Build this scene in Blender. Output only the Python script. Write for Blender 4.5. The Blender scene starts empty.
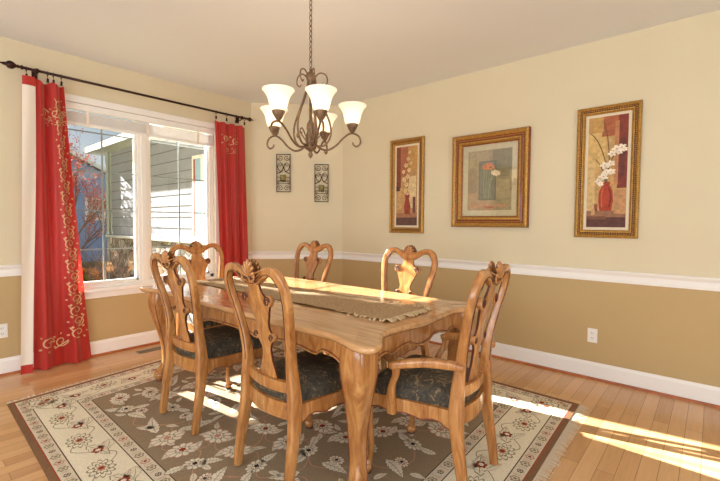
import bpy, math, random
from mathutils import Vector, Matrix
random.seed(7)
SC = bpy.context.scene
COL = SC.collection
V = Vector
PI = math.pi

# ------------------------------------------------------------------ materials
def srgb(r, g, b):
    def f(c):
        c = c / 255.0
        return c / 12.92 if c <= 0.04045 else ((c + 0.055) / 1.055) ** 2.4
    return (f(r), f(g), f(b), 1.0)

def new_mat(name):
    m = bpy.data.materials.new(name)
    m.use_nodes = True
    nt = m.node_tree
    return m, nt, nt.nodes['Principled BSDF']

def N(nt, kind, **kw):
    n = nt.nodes.new(kind)
    for k, v in kw.items():
        if k in n.inputs.keys():
            n.inputs[k].default_value = v
        else:
            setattr(n, k, v)
    return n

def plain(name, col, rough=0.6, metal=0.0, spec=0.4, noise=0.0, nscale=30, bump=0.0, bscale=200, coat=0.0, trans=None):
    m, nt, b = new_mat(name)
    b.inputs['Base Color'].default_value = col
    b.inputs['Roughness'].default_value = rough
    b.inputs['Metallic'].default_value = metal
    b.inputs['Specular IOR Level'].default_value = spec
    b.inputs['Coat Weight'].default_value = coat
    tc = N(nt, 'ShaderNodeTexCoord')
    if noise > 0:
        n = N(nt, 'ShaderNodeTexNoise', Scale=nscale, Detail=5.0)
        nt.links.new(tc.outputs['Object'], n.inputs['Vector'])
        r = N(nt, 'ShaderNodeValToRGB')
        r.color_ramp.elements[0].position = 0.3
        r.color_ramp.elements[1].position = 0.7
        r.color_ramp.elements[0].color = [c * (1 - noise) for c in col[:3]] + [1]
        r.color_ramp.elements[1].color = [min(1, c * (1 + noise)) for c in col[:3]] + [1]
        nt.links.new(n.outputs['Fac'], r.inputs['Fac'])
        nt.links.new(r.outputs['Color'], b.inputs['Base Color'])
    if bump > 0:
        n2 = N(nt, 'ShaderNodeTexNoise', Scale=bscale, Detail=3.0)
        nt.links.new(tc.outputs['Object'], n2.inputs['Vector'])
        bp = N(nt, 'ShaderNodeBump', Strength=bump, Distance=0.004)
        nt.links.new(n2.outputs['Fac'], bp.inputs['Height'])
        nt.links.new(bp.outputs['Normal'], b.inputs['Normal'])
    return m

def wood(name, dark, mid, light, rough=0.3, coat=0.3, scale=(14, 14, 1.6), grain=1.0):
    """stretched noise grain along the local Z (or the axis with the small scale)"""
    m, nt, b = new_mat(name)
    tc = N(nt, 'ShaderNodeTexCoord')
    mp = N(nt, 'ShaderNodeMapping')
    mp.inputs['Scale'].default_value = scale
    nt.links.new(tc.outputs['Object'], mp.inputs['Vector'])
    n = N(nt, 'ShaderNodeTexNoise', Scale=2.2, Detail=8.0, Roughness=0.62, Distortion=0.9)
    nt.links.new(mp.outputs['Vector'], n.inputs['Vector'])
    r = N(nt, 'ShaderNodeValToRGB')
    e = r.color_ramp.elements
    e[0].position = 0.30; e[0].color = dark
    e[1].position = 0.72; e[1].color = light
    c = e.new(0.5); c.color = mid
    nt.links.new(n.outputs['Fac'], r.inputs['Fac'])
    nt.links.new(r.outputs['Color'], b.inputs['Base Color'])
    b.inputs['Roughness'].default_value = rough
    b.inputs['Coat Weight'].default_value = coat
    b.inputs['Coat Roughness'].default_value = 0.15
    bp = N(nt, 'ShaderNodeBump', Strength=0.08 * grain, Distance=0.002)
    nt.links.new(n.outputs['Fac'], bp.inputs['Height'])
    nt.links.new(bp.outputs['Normal'], b.inputs['Normal'])
    return m

M = {}
M['wall_up'] = plain('wall_cream', srgb(221, 210, 180), 0.75, noise=0.02, nscale=2, bump=0.05, bscale=160)
M['wall_low'] = plain('wall_tan', srgb(192, 167, 120), 0.7, noise=0.02, nscale=2, bump=0.05, bscale=160)
M['ceiling'] = plain('ceiling_paint', srgb(230, 233, 234), 0.85, bump=0.06, bscale=120)
M['white'] = plain('white_trim', srgb(244, 242, 238), 0.4)
M['vinyl'] = plain('white_vinyl', srgb(240, 238, 232), 0.35)
M['muntin'] = plain('grey_muntin', srgb(150, 160, 160), 0.4)
M['shoe'] = wood('shoe_wood', srgb(140, 70, 28), srgb(168, 92, 42), srgb(190, 112, 56), scale=(2, 2, 14))
M['wood'] = wood('honey_wood', srgb(138, 84, 40), srgb(176, 119, 64), srgb(204, 152, 94), rough=.26, coat=.5, scale=(11, 11, 2.2))
M['wood_top'] = wood('honey_table_wood', srgb(172, 120, 72), srgb(198, 150, 100), srgb(212, 168, 120), rough=0.2, coat=0.6, scale=(1.2, 11, 11))
M['wood_dark'] = plain('antiqued_edge', srgb(122, 52, 26), 0.4, coat=0.3)
M['groove'] = plain('dark_groove', srgb(84, 40, 22), 0.5)
M['iron'] = plain('dark_iron', srgb(46, 26, 18), 0.45, metal=0.5)
M['rod'] = plain('dark_bronze_rod', srgb(58, 30, 24), 0.35, metal=0.4)
M['bronze'] = plain('antique_bronze', srgb(126, 102, 78), 0.42, metal=0.55, noise=0.35, nscale=40)
M['gold'] = plain('gold_frame', srgb(176, 132, 62), 0.38, metal=0.45, noise=0.3, nscale=60, bump=0.6, bscale=140)
M['gold_red'] = plain('red_gold_frame', srgb(150, 84, 44), 0.38, metal=0.4, noise=0.4, nscale=60, bump=0.7, bscale=110)
M['mat_board'] = plain('mat_board', srgb(226, 212, 184), 0.8)
M['mat_cream'] = plain('mat_board_cream', srgb(206, 196, 160), 0.8, noise=0.08, nscale=50)
M['outlet'] = plain('white_plastic', srgb(240, 238, 232), 0.35)
M['slot'] = plain('dark_slot', srgb(60, 55, 50), 0.5)
M['lining'] = plain('white_lining', srgb(236, 226, 212), 0.9)
M['runner'] = plain('burlap', srgb(176, 148, 112), 0.95, noise=0.3, nscale=60, bump=0.8, bscale=300)
M['runner_edge'] = plain('burlap_tassel', srgb(206, 180, 140), 0.95, noise=0.2, nscale=80)

def fabric_red():
    m, nt, b = new_mat('red_curtain')
    b.inputs['Base Color'].default_value = srgb(188, 44, 34)
    b.inputs['Roughness'].default_value = 0.5
    b.inputs['Sheen Weight'].default_value = 0.3
    tr = N(nt, 'ShaderNodeBsdfTranslucent', Color=srgb(220, 50, 40))
    mx = N(nt, 'ShaderNodeMixShader', Fac=0.25)
    out = nt.nodes['Material Output']
    nt.links.new(b.outputs[0], mx.inputs[1]); nt.links.new(tr.outputs[0], mx.inputs[2])
    nt.links.new(mx.outputs[0], out.inputs['Surface'])
    return m
M['red'] = fabric_red()
M['embroid'] = plain('gold_embroidery', srgb(216, 180, 132), 0.5)

def seat_fabric():
    m, nt, b = new_mat('damask_seat')
    tc = N(nt, 'ShaderNodeTexCoord')
    n = N(nt, 'ShaderNodeTexNoise', Scale=14.0, Detail=3.0, Distortion=2.6)
    nt.links.new(tc.outputs['Object'], n.inputs['Vector'])
    r = N(nt, 'ShaderNodeValToRGB')
    e = r.color_ramp.elements
    e[0].position = 0.40; e[0].color = srgb(50, 45, 36)
    e[1].position = 0.64; e[1].color = srgb(122, 102, 74)
    x = e.new(0.50); x.color = srgb(76, 68, 52)
    x = e.new(0.54); x.color = srgb(40, 34, 28)
    nt.links.new(n.outputs['Fac'], r.inputs['Fac'])
    nt.links.new(r.outputs['Color'], b.inputs['Base Color'])
    b.inputs['Roughness'].default_value = 0.75
    b.inputs['Sheen Weight'].default_value = 0.0
    return m
M['seat'] = seat_fabric()

def floor_mat():
    m, nt, b = new_mat('oak_floor')
    tc = N(nt, 'ShaderNodeTexCoord')
    mp = N(nt, 'ShaderNodeMapping')
    mp.inputs['Rotation'].default_value = (0, 0, PI / 2)
    nt.links.new(tc.outputs['Object'], mp.inputs['Vector'])
    br = N(nt, 'ShaderNodeTexBrick', Scale=1.0)
    br.offset = 0.37; br.offset_frequency = 2
    br.inputs['Brick Width'].default_value = 0.85
    br.inputs['Row Height'].default_value = 0.082
    br.inputs['Mortar Size'].default_value = 0.0012
    br.inputs['Mortar Smooth'].default_value = 0.2
    br.inputs['Bias'].default_value = 0.0
    br.inputs['Color1'].default_value = (0.0, 0.0, 0.0, 1)
    br.inputs['Color2'].default_value = (1, 1, 1, 1)
    br.inputs['Mortar'].default_value = (0.5, 0.5, 0.5, 1)
    nt.links.new(mp.outputs['Vector'], br.inputs['Vector'])
    mp2 = N(nt, 'ShaderNodeMapping')
    mp2.inputs['Scale'].default_value = (22, 1.3, 1)
    nt.links.new(tc.outputs['Object'], mp2.inputs['Vector'])
    n = N(nt, 'ShaderNodeTexNoise', Scale=1.6, Detail=7.0, Roughness=0.6, Distortion=1.4)
    nt.links.new(mp2.outputs['Vector'], n.inputs['Vector'])
    ad = N(nt, 'ShaderNodeMix', data_type='FLOAT')
    ad.inputs[0].default_value = 0.5
    nt.links.new(n.outputs['Fac'], ad.inputs[2])
    nt.links.new(br.outputs['Color'], ad.inputs[3])
    r = N(nt, 'ShaderNodeValToRGB')
    e = r.color_ramp.elements
    e[0].position = 0.1; e[0].color = srgb(178, 128, 82)
    e[1].position = 0.85; e[1].color = srgb(228, 186, 136)
    x = e.new(0.45); x.color = srgb(206, 160, 110)
    nt.links.new(ad.outputs[0], r.inputs['Fac'])
    mx = N(nt, 'ShaderNodeMix', data_type='RGBA')
    mx.inputs[7].default_value = srgb(120, 70, 34)
    nt.links.new(br.outputs['Fac'], mx.inputs[0])
    nt.links.new(r.outputs['Color'], mx.inputs[6])
    nt.links.new(mx.outputs[2], b.inputs['Base Color'])
    b.inputs['Roughness'].default_value = 0.3
    b.inputs['Coat Weight'].default_value = 0.25
    b.inputs['Coat Roughness'].default_value = 0.12
    return m
M['floor'] = floor_mat()

def glass_mat(name, refl=0.06, rough=0.0):
    m = bpy.data.materials.new(name); m.use_nodes = True
    nt = m.node_tree; nt.nodes.remove(nt.nodes['Principled BSDF'])
    t = N(nt, 'ShaderNodeBsdfTransparent')
    g = N(nt, 'ShaderNodeBsdfGlossy', Roughness=rough)
    mx = N(nt, 'ShaderNodeMixShader', Fac=refl)
    nt.links.new(t.outputs[0], mx.inputs[1]); nt.links.new(g.outputs[0], mx.inputs[2])
    nt.links.new(mx.outputs[0], nt.nodes['Material Output'].inputs['Surface'])
    return m
M['glass'] = glass_mat('window_glass')
M['art_glass'] = glass_mat('picture_glass', 0.10, 0.02)

def shade_mat():
    m, nt, b = new_mat('frosted_glass_shade')
    b.inputs['Base Color'].default_value = srgb(252, 246, 236)
    b.inputs['Roughness'].default_value = 0.35
    b.inputs['Emission Color'].default_value = srgb(255, 244, 226)
    b.inputs['Emission Strength'].default_value = 0.40
    tr = N(nt, 'ShaderNodeBsdfTranslucent', Color=srgb(255, 244, 226))
    mx = N(nt, 'ShaderNodeMixShader', Fac=0.45)
    nt.links.new(b.outputs[0], mx.inputs[1]); nt.links.new(tr.outputs[0], mx.inputs[2])
    nt.links.new(mx.outputs[0], nt.nodes['Material Output'].inputs['Surface'])
    return m
M['shade'] = shade_mat()
def emit(name, col, s):
    m, nt, b = new_mat(name)
    b.inputs['Base Color'].default_value = col
    b.inputs['Emission Color'].default_value = col
    b.inputs['Emission Strength'].default_value = s
    return m
M['bulb'] = emit('lit_bulb', srgb(255, 240, 216), 28.0)

# rug palette
RUG = {}
for k, c in dict(brown=(152, 132, 106), edge=(132, 100, 74), cream=(232, 222, 200), beige=(234, 224, 198), guard=(220, 208, 184),
                 taupe=(150, 134, 106), rust=(146, 66, 44), dark=(62, 48, 38), pink=(196, 150, 122), line=(92, 70, 56), red=(160, 74, 54)).items():
    RUG[k] = plain('rug_' + k, srgb(*c), 0.95, spec=0.1, noise=0.12, nscale=140, bump=0.5, bscale=400)
RK = list(RUG)

# ------------------------------------------------------------------ mesh builder
class MB:
    def __init__(s):
        s.v = []; s.f = []; s.m = []; s.s = []
    def add(s, verts, faces, mi=0, smooth=False):
        o = len(s.v)
        s.v += [tuple(p) for p in verts]
        for f in faces:
            s.f.append(tuple(i + o for i in f)); s.m.append(mi); s.s.append(smooth)
    def box(s, x0, x1, y0, y1, z0, z1, mi=0):
        vs = [(x, y, z) for x in (x0, x1) for y in (y0, y1) for z in (z0, z1)]
        s.add(vs, [(0, 1, 3, 2), (4, 6, 7, 5), (0, 4, 5, 1), (2, 3, 7, 6), (0, 2, 6, 4), (1, 5, 7, 3)], mi)
    def sweep(s, path, ref=V((0, 1, 0)), n=10, p=2.0, mi=0, cap=True, smooth=True):
        """path: list of (x,y,z,a,b); a half size across, b half size along ref"""
        P = [V(q[:3]) for q in path]
        k = len(P); vs = []
        for i in range(k):
            T = (P[min(i + 1, k - 1)] - P[max(i - 1, 0)])
            if T.length < 1e-9: T = V((0, 0, 1))
            T.normalize()
            S = T.cross(ref)
            if S.length < 1e-3: S = T.cross(V((1, 0.01, 0)))
            S.normalize(); Nn = S.cross(T); Nn.normalize()
            a, b = path[i][3], path[i][4]
            for j in range(n):
                th = 2 * PI * (j + 0.5) / n
                c, d = math.cos(th), math.sin(th)
                cc = math.copysign(abs(c) ** (2 / p), c); dd = math.copysign(abs(d) ** (2 / p), d)
                vs.append(P[i] + S * (a * cc) + Nn * (b * dd))
        fs = []
        for i in range(k - 1):
            for j in range(n):
                j2 = (j + 1) % n
                fs.append((i * n + j, i * n + j2, (i + 1) * n + j2, (i + 1) * n + j))
        s.add(vs, fs, mi, smooth)
        if cap:
            s.add(vs[:n], [tuple(range(n))], mi)
            s.add(vs[-n:], [tuple(reversed(range(n)))], mi)
    def tube(s, pts, r, n=8, mi=0, ref=V((0, 1, 0)), cap=True):
        if not isinstance(r, (list, tuple)): r = [r] * len(pts)
        s.sweep([(p[0], p[1], p[2], rr, rr) for p, rr in zip(pts, r)], ref, n, 2.0, mi, cap)
    def lathe(s, prof, c=(0, 0, 0), n=20, mi=0, axis='z', smooth=True):
        vs = []
        for r, z in prof:
            for j in range(n):
                t = 2 * PI * j / n
                a, b = r * math.cos(t), r * math.sin(t)
                q = {'z': (a, b, z), 'y': (a, z, b), 'x': (z, a, b)}[axis]
                vs.append((c[0] + q[0], c[1] + q[1], c[2] + q[2]))
        fs = [(i * n + j, i * n + (j + 1) % n, (i + 1) * n + (j + 1) % n, (i + 1) * n + j) for i in range(len(prof) - 1) for j in range(n)]
        s.add(vs, fs, mi, smooth)
    def ball(s, c, r, mi=0, n=12, sq=(1, 1, 1)):
        k = 7; vs = []
        for i in range(k + 1):
            t = PI * i / k
            rr = max(1e-4, math.sin(t))
            for j in range(n):
                a = 2 * PI * j / n
                vs.append((c[0] + r * sq[0] * rr * math.cos(a), c[1] + r * sq[1] * rr * math.sin(a), c[2] + r * sq[2] * math.cos(t)))
        fs = [(i * n + j, (i + 1) * n + j, (i + 1) * n + (j + 1) % n, i * n + (j + 1) % n) for i in range(k) for j in range(n)]
        s.add(vs, fs, mi, True)
    def fan(s, pts, mi=0, centre=None):
        if centre is None:
            c = V((0, 0, 0))
            for p in pts: c += V(p)
            c /= len(pts)
        else: c = V(centre)
        n = len(pts)
        s.add([c] + list(pts), [(0, i + 1, (i + 1) % n + 1) for i in range(n)], mi)
    def build(s, name, mats, parent=None, loc=None, bevel=0, flip=False):
        me = bpy.data.meshes.new(name)
        me.from_pydata(s.v, [], s.f)
        if not isinstance(mats, (list, tuple)): mats = [mats]
        for m in mats: me.materials.append(m)
        me.polygons.foreach_set('material_index', s.m)
        me.polygons.foreach_set('use_smooth', s.s)
        me.validate(); me.update()
        o = bpy.data.objects.new(name, me)
        COL.objects.link(o)
        if parent: o.parent = parent
        if loc: o.location = loc
        if bevel:
            b = o.modifiers.new('bevel', 'BEVEL'); b.width = bevel; b.segments = 2; b.limit_method = 'ANGLE'
        return o

def tag(o, label=None, cat=None, group=None, kind=None):
    if label: o['label'] = label
    if cat: o['category'] = cat
    if group: o['group'] = group
    if kind: o['kind'] = kind
    return o
def empty(name, loc=(0, 0, 0), rz=0):
    o = bpy.data.objects.new(name, None); COL.objects.link(o)
    o.empty_display_size = 0.1
    o.location = loc; o.rotation_euler = (0, 0, rz)
    return o
def kids(o): return [c for c in bpy.data.objects if c.parent == o]
def copy_tree(o, parent=None):
    c = o.copy(); COL.objects.link(c)
    if parent: c.parent = parent
    for ch in kids(o): copy_tree(ch, c)
    return c
def cr(pts, k=6, closed=False):
    """Catmull-Rom through tuples of any length"""
    n = len(pts); out = []
    rng = range(n) if closed else range(n - 1)
    for i in rng:
        if closed: p0, p1, p2, p3 = pts[(i - 1) % n], pts[i], pts[(i + 1) % n], pts[(i + 2) % n]
        else: p0, p1, p2, p3 = pts[max(i - 1, 0)], pts[i], pts[i + 1], pts[min(i + 2, n - 1)]
        for j in range(k):
            t = j / k
            out.append(tuple(0.5 * (2 * b + (c - a) * t + (2 * a - 5 * b + 4 * c - d) * t * t + (3 * b - a - 3 * c + d) * t ** 3)
                             for a, b, c, d in zip(p0, p1, p2, p3)))
    if not closed: out.append(tuple(pts[-1]))
    return out
def interp(tab, x):
    if x <= tab[0][0]: return tab[0][1]
    for (a, b), (c, d) in zip(tab, tab[1:]):
        if x <= c: return b + (d - b) * (x - a) / (c - a)
    return tab[-1][1]

# ------------------------------------------------------------------ setting
H = 2.74; D = 0.8; RX = 7.2; RY = -6.8
def struct(o): o['kind'] = 'structure'; return o
def wall_poly(mb, p, q, z0, z1, mi):
    mb.add([(p[0], p[1], z0), (q[0], q[1], z0), (q[0], q[1], z1), (p[0], p[1], z1)], [(0, 1, 2, 3)], mi)
RAILZ = 0.86
def thick_wall(name, p, q, nrm, holes=(), t=0.15):
    """wall from p to q (2-D), thickness outward along nrm; holes: (s0,s1,z0,z1) along p->q"""
    p = V(p); q = V(q); L = (q - p).length; d = (q - p) / L; nr = V(nrm)
    ss = sorted({0, L} | {h[0] for h in holes} | {h[1] for h in holes})
    zs = sorted({0, RAILZ, H} | {h[2] for h in holes} | {h[3] for h in holes})
    mb = MB()
    def P(s, z, o): 
        w = p + d * s + nr * o
        return (w.x, w.y, z)
    for a, b in zip(ss, ss[1:]):
        for c, e in zip(zs, zs[1:]):
            if any(h[0] <= a and b <= h[1] and h[2] <= c and e <= h[3] for h in holes): continue
            mi = 0 if c >= RAILZ - 1e-6 else 1
            for o in (0, t):
                mb.add([P(a, c, o), P(b, c, o), P(b, e, o), P(a, e, o)], [(0, 1, 2, 3)], mi)
    for h in holes:
        c = [(h[0], h[2]), (h[1], h[2]), (h[1], h[3]), (h[0], h[3])]
        for (s0, z0), (s1, z1) in zip(c, c[1:] + c[:1]):
            mb.add([P(s0, z0, 0), P(s1, z1, 0), P(s1, z1, t), P(s0, z0, t)], [(0, 1, 2, 3)], 0)
    for (s0, z0), (s1, z1) in (((0, 0), (0, H)), ((L, 0), (L, H)), ((0, H), (L, H)), ((0, 0), (L, 0))):
        mb.add([P(s0, z0, 0), P(s1, z1, 0), P(s1, z1, t), P(s0, z0, t)], [(0, 1, 2, 3)], 0)
    return struct(mb.build(name, [M['wall_up'], M['wall_low']]))
WY0, WY1, WZ0, WZ1 = -2.76, -1.30, 0.63, 2.33
thick_wall('wall_left', (0, RY), (0, -D), (-1, 0), [(WY0 - RY, WY1 - RY, WZ0, WZ1)])
thick_wall('wall_corner', (0, -D), (D, 0), (-0.70711, 0.70711))
thick_wall('wall_back', (D, 0), (RX, 0), (0, 1))
thick_wall('wall_right', (RX, RY), (RX, 0), (1, 0), [(1.2, 5.2, 0.5, 2.3)])
thick_wall('wall_front', (0, RY), (RX, RY), (0, -1), [(1.2, 6.2, 0.5, 2.3)])
mb = MB(); mb.box(-0.15, RX + .15, RY - .15, 0.15, -0.12, 0.0); struct(mb.build('floor', M['floor']))
mb = MB(); mb.box(-0.15, RX + .15, RY - .15, 0.15, H, H + 0.12); struct(mb.build('ceiling', M['ceiling']))

# trim run along a wall line: profile (outward, z) swept from p to q
def run(name, segs, prof, mats, mi_from=None, kind=True):
    mb = MB()
    for p, q, nrm in segs:
        p = V(p); q = V(q); nr = V(nrm)
        k = len(prof); vs = []
        for w in (p, q):
            for o, z in prof:
                u = w + nr * o; vs.append((u.x, u.y, z))
        for i in range(k - 1):
            mb.add([vs[i], vs[i + 1], vs[k + i + 1], vs[k + i]], [(0, 1, 2, 3)], 0)
        mb.add(vs[:k], [tuple(range(k))]); mb.add(vs[k:], [tuple(range(k))])
    return struct(mb.build(name, mats))
base_prof = [(0, 0.0), (0.014, 0.0), (0.014, 0.118), (0.011, 0.128), (0.006, 0.142), (0, 0.142)]
shoe_prof = [(0.014, 0.0), (0.030, 0.0), (0.029, 0.010), (0.024, 0.017), (0.014, 0.020)]
rail_prof = [(0, 0.812), (0.014, 0.812), (0.016, 0.835), (0.014, 0.845), (0.014, 0.868), (0.022, 0.880), (0.030, 0.892), (0.030, 0.902), (0.0, 0.904)]
c2 = 0.70711
SEG = {'left': ((0, RY), (0, -D), (1, 0)), 'corner': ((0, -D), (D, 0), (c2, -c2)), 'back': ((D, 0), (RX, 0), (0, -1)),
       'right': ((RX, RY), (RX, 0), (-1, 0)), 'front': ((0, RY), (RX, RY), (0, 1))}
tn = 1
for k, s in SEG.items():
    run('baseboard_' + k, [s], base_prof, [M['white']])
    run('trim_%d' % tn, [s], shoe_prof, [M['shoe']]); tn += 1
    if k in ('corner', 'back'):
        run('trim_%d' % tn, [s], rail_prof, [M['white']]); tn += 1
run('trim_%d' % tn, [((0, RY), (0, WY0 - .06), (1, 0)), ((0, WY1 + .06), (0, -D), (1, 0))], rail_prof, [M['white']]); tn += 1

# window 1 (in the left wall)
w1 = struct(empty('window_1', (0, 0, 0)))
mb = MB()   # jamb, frame
fx0, fx1 = -0.11, -0.03
mb.box(fx0, fx1, WY0, WY0 + .045, WZ0, WZ1); mb.box(fx0, fx1, WY1 - .045, WY1, WZ0, WZ1)
mb.box(fx0, fx1, WY0, WY1, WZ1 - .045, WZ1); mb.box(fx0, fx1, WY0, WY1, WZ0, WZ0 + .045)
mb.build('window_frame', M['vinyl'], w1, bevel=.003)
mb = MB(); mb.box(fx0 + .005, fx1 + .004, -2.115, -2.005, WZ0 + .04, WZ1 - .04)
mb.box(fx0 + .02, fx1 + .016, -2.085, -2.035, WZ0 + .04, WZ1 - .04)
mb.build('mullion', M['vinyl'], w1, bevel=.004)
mb = MB()   # sliding sash border of the right pane
for (a, b) in ((WY0 + .045, -2.115), (-2.005, WY1 - .045)):
    mb.box(-.10, -.05, a, a + .022, WZ0 + .045, WZ1 - .045); mb.box(-.10, -.05, b - .022, b, WZ0 + .045, WZ1 - .045)
    mb.box(-.10, -.05, a, b, WZ0 + .045, WZ0 + .068)
mb.build('sash', M['vinyl'], w1, bevel=.002)
mb = MB(); mb.box(-.045, -.012, -2.03, -1.995, 1.24, 1.33); mb.build('sash_latch', M['vinyl'], w1, bevel=.004)
mb = MB()
for (a, b) in ((WY0 + .06, -2.13), (-1.99, WY1 - .06)):
    m_ = (a + b) / 2
    mb.box(-.084, -.076, m_ - .007, m_ + .007, WZ0 + .05, WZ1 - .1)
    for z in (1.0, 1.37, 1.74, 2.10): mb.box(-.0835, -.0765, a, b, z - .006, z + .006)
mb.build('muntin', M['muntin'], w1)
mb = MB(); mb.box(-.088, -.086, WY0 + .05, -2.11, WZ0 + .05, WZ1 - .05); mb.box(-.088, -.086, -2.01, WY1 - .05, WZ0 + .05, WZ1 - .05)
mb.build('pane', M['glass'], w1)
mb = MB()   # casing sides + head + sill and apron
mb.box(0, .018, WY0 - .075, WY0, WZ0, WZ1 + .06); mb.box(0, .018, WY1, WY1 + .075, WZ0, WZ1 + .06); mb.box(0, .018, WY0, WY1, WZ1, WZ1 + .06)
mb.build('window_casing', M['white'], w1, bevel=.003)
mb = MB(); mb.box(-.035, .045, WY0 - .09, WY1 + .09, WZ0 - .022, WZ0 + .012); mb.box(0, .018, WY0 - .075, WY1 + .075, WZ0 - .082, WZ0 - .022)
mb.build('window_sill', M['white'], w1, bevel=.005)

# two made-up windows behind the camera, added to house the fill lamps
for i, (nm, kind) in enumerate((('added_window_2', 'x'), ('added_window_3', 'y'))):
    w = struct(empty(nm)); mb = MB()
    if kind == 'x':
        for y in (-5.6, -4.27, -2.93, -1.6): mb.box(RX + .02, RX + .10, y - .04, y + .04, .5, 2.3)
        mb.box(RX + .02, RX + .10, -5.6, -1.6, .5, .56); mb.box(RX + .02, RX + .10, -5.6, -1.6, 2.24, 2.3)
    else:
        for x in (1.2, 2.87, 4.53, 6.2): mb.box(x - .04, x + .04, RY - .10, RY - .02, .5, 2.3)
        mb.box(1.2, 6.2, RY - .10, RY - .02, .5, .56); mb.box(1.2, 6.2, RY - .10, RY - .02, 2.24, 2.3)
    mb.build('window_frame', M['vinyl'], w)

# raised blind
bl = tag(empty('window_blind', (0, 0, 0)), 'white blind raised and stacked at the top of the window', 'blind')
mb = MB(); mb.box(-.028, .012, WY0 + .005, WY1 - .005, 2.268, 2.326); mb.build('head_rail', M['white'], bl, bevel=.004)
mb = MB()
for k in range(9): mb.box(-.024, .008, WY0 + .012, WY1 - .012, 2.160 + k * .0105, 2.1665 + k * .0105)
mb.build('slat_stack', M['white'], bl)
mb = MB(); mb.box(-.026, .010, WY0 + .012, WY1 - .012, 2.132, 2.157); mb.build('bottom_rail', M['white'], bl, bevel=.004)
for y in (-2.55, -2.03, -1.5):
    mb = MB(); mb.box(.0085, .0105, y - .012, y + .012, 2.13, 2.268); mb.build('ladder_tape', M['lining'], bl)

# ------------------------------------------------------------------ curtain rod
rod = tag(empty('curtain_rod', (.10, -2.0, 2.50)), 'dark bronze curtain rod with ball finials above the window', 'curtain rod')
RZ = 2.505
mb = MB(); mb.lathe([(.0001, 0), (.0115, 0), (.0115, 2.08), (.0001, 2.08)], (.10, -3.02, RZ), 12, axis='y'); o = mb.build('rod', M['rod'], rod); o.matrix_parent_inverse = Matrix.Translation((-.10, 2.0, -2.50))
INV = Matrix.Translation((-.10, 2.0, -2.50))
for sgn, y in ((-1, -3.02), (1, -0.94)):
    mb = MB()
    pr = [(.0001, 0), (.012, 0), (.018, .006), (.018, .012), (.010, .018), (.010, .026), (.017, .032), (.010, .040), (.016, .048), (.028, .062), (.032, .078), (.028, .094), (.016, .106), (.012, .112), (.014, .118), (.008, .130), (.004, .165), (.0001, .175)]
    if sgn > 0: pr = [(r, z * .62) for r, z in pr]
    mb.lathe([(r * (1 if sgn < 0 else .8), sgn * z) for r, z in pr], (.10, y, RZ), 14, axis='y')
    o = mb.build('finial', M['rod'], rod); o.matrix_parent_inverse = INV
for y in (-2.93, -1.0):
    mb = MB(); mb.box(.0, .008, y - .02, y + .02, RZ - .05, RZ + .03); mb.tube([(.004, y, RZ - .02), (.06, y, RZ - .03), (.098, y, RZ - .016)], .006, 8)
    mb.lathe([(.013, -.01), (.019, -.01), (.019, .01), (.013, .01)], (.10, y, RZ), 14, axis='y')
    o = mb.build('bracket', M['rod'], rod); o.matrix_parent_inverse = INV

# ------------------------------------------------------------------ curtains
def scroll_strip(L, W, flip=1, step=None):
    """list of 2-D polylines (t along, s across) of a scrolling vine of length L and width W"""
    step = step or W * 1.15; out = []; k = int(L / step)
    for i in range(k):
        t0 = (i + .5) * step; sg = 1 if i % 2 else -1
        pts = []
        for j in range(22):
            a = j / 21 * 2.6 * PI; r = W * .38 * (1 - j / 21 * .85)
            pts.append((t0 + r * math.cos(a * 1) * 1.0, W / 2 + sg * flip * (W * .02) + r * math.sin(a) * sg))
        out.append((pts, W * .062))
        out.append(([(t0 - step * .5, W / 2 + sg * W * .42), (t0 - step * .2, W / 2 + sg * W * .30), (t0 + W * .38, W / 2)], W * .06))
        for j in range(3):
            a = (j - 1) * .9 - sg * PI / 2
            c = (t0 + W * .42 * math.cos(a), W / 2 - W * .42 * math.sin(-a))
            out.append(([(c[0], c[1]), (c[0] + .07 * W * math.cos(a), c[1] + .1 * W * math.sin(a)), (c[0] + .15 * W * math.cos(a), c[1] + .1 * W * math.sin(a))], W * .10))
    return out
def ribbons(mb, lines, S, mi, off=.0022):
    """lines in (u,v) param space already; S(u,v,off)->3-D"""
    for pts, w, sc in lines:
        L = []; R = []
        for i, (u, v) in enumerate(pts):
            a = pts[max(i - 1, 0)]; b = pts[min(i + 1, len(pts) - 1)]
            dx, dy = (b[0] - a[0]) * sc[0], (b[1] - a[1]) * sc[1]; l = math.hypot(dx, dy) or 1
            nx, ny = -dy / l * w / 2 / sc[0], dx / l * w / 2 / sc[1]
            L.append(S(u + nx, v + ny, off)); R.append(S(u - nx, v - ny, off))
        n = len(pts)
        mb.add(L + R, [(i, i + 1, n + i + 1, n + i) for i in range(n - 1)], mi, True)

def curtain_surface(top, bot, z1, z0, folds, amp, xc, mid=None, ph=0.0):
    def S(u, v, off=0.0):
        def P(u, v):
            u_ = min(max(u, -.01), 1.01)
            a = top[0] + (top[1] - top[0]) * u_; b = bot[0] + (bot[1] - bot[0]) * u_
            y = a + (b - a) * v ** 1.15
            if mid: y += mid * math.sin(PI * v) * (u_ - .5) * 2
            A = amp * (.65 + .35 * v)
            z = z1 + (z0 - z1) * v
            if v < .03: z -= .016 * (1 - v / .03) * abs(math.sin(folds * PI * u_ + ph)) 
            x = xc + A * math.sin(2 * PI * folds * u_ + ph + .5 * math.sin(3 * v + 2 * u_)) + .008 * math.sin(11 * u_ + 5 * v)
            x += .35 * A * math.sin(4 * PI * folds * u_ + 1.3 + 2 * v)
            return V((x, y, z))
        p = P(u, v)
        if off:
            e = 1e-3
            n = (P(u + e, v) - p).cross(P(u, v + e) - p)
            if n.length > 0:
                n.normalize()
                if n.x < 0: n = -n
                p = p + n * off
        return p
    return S
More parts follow.
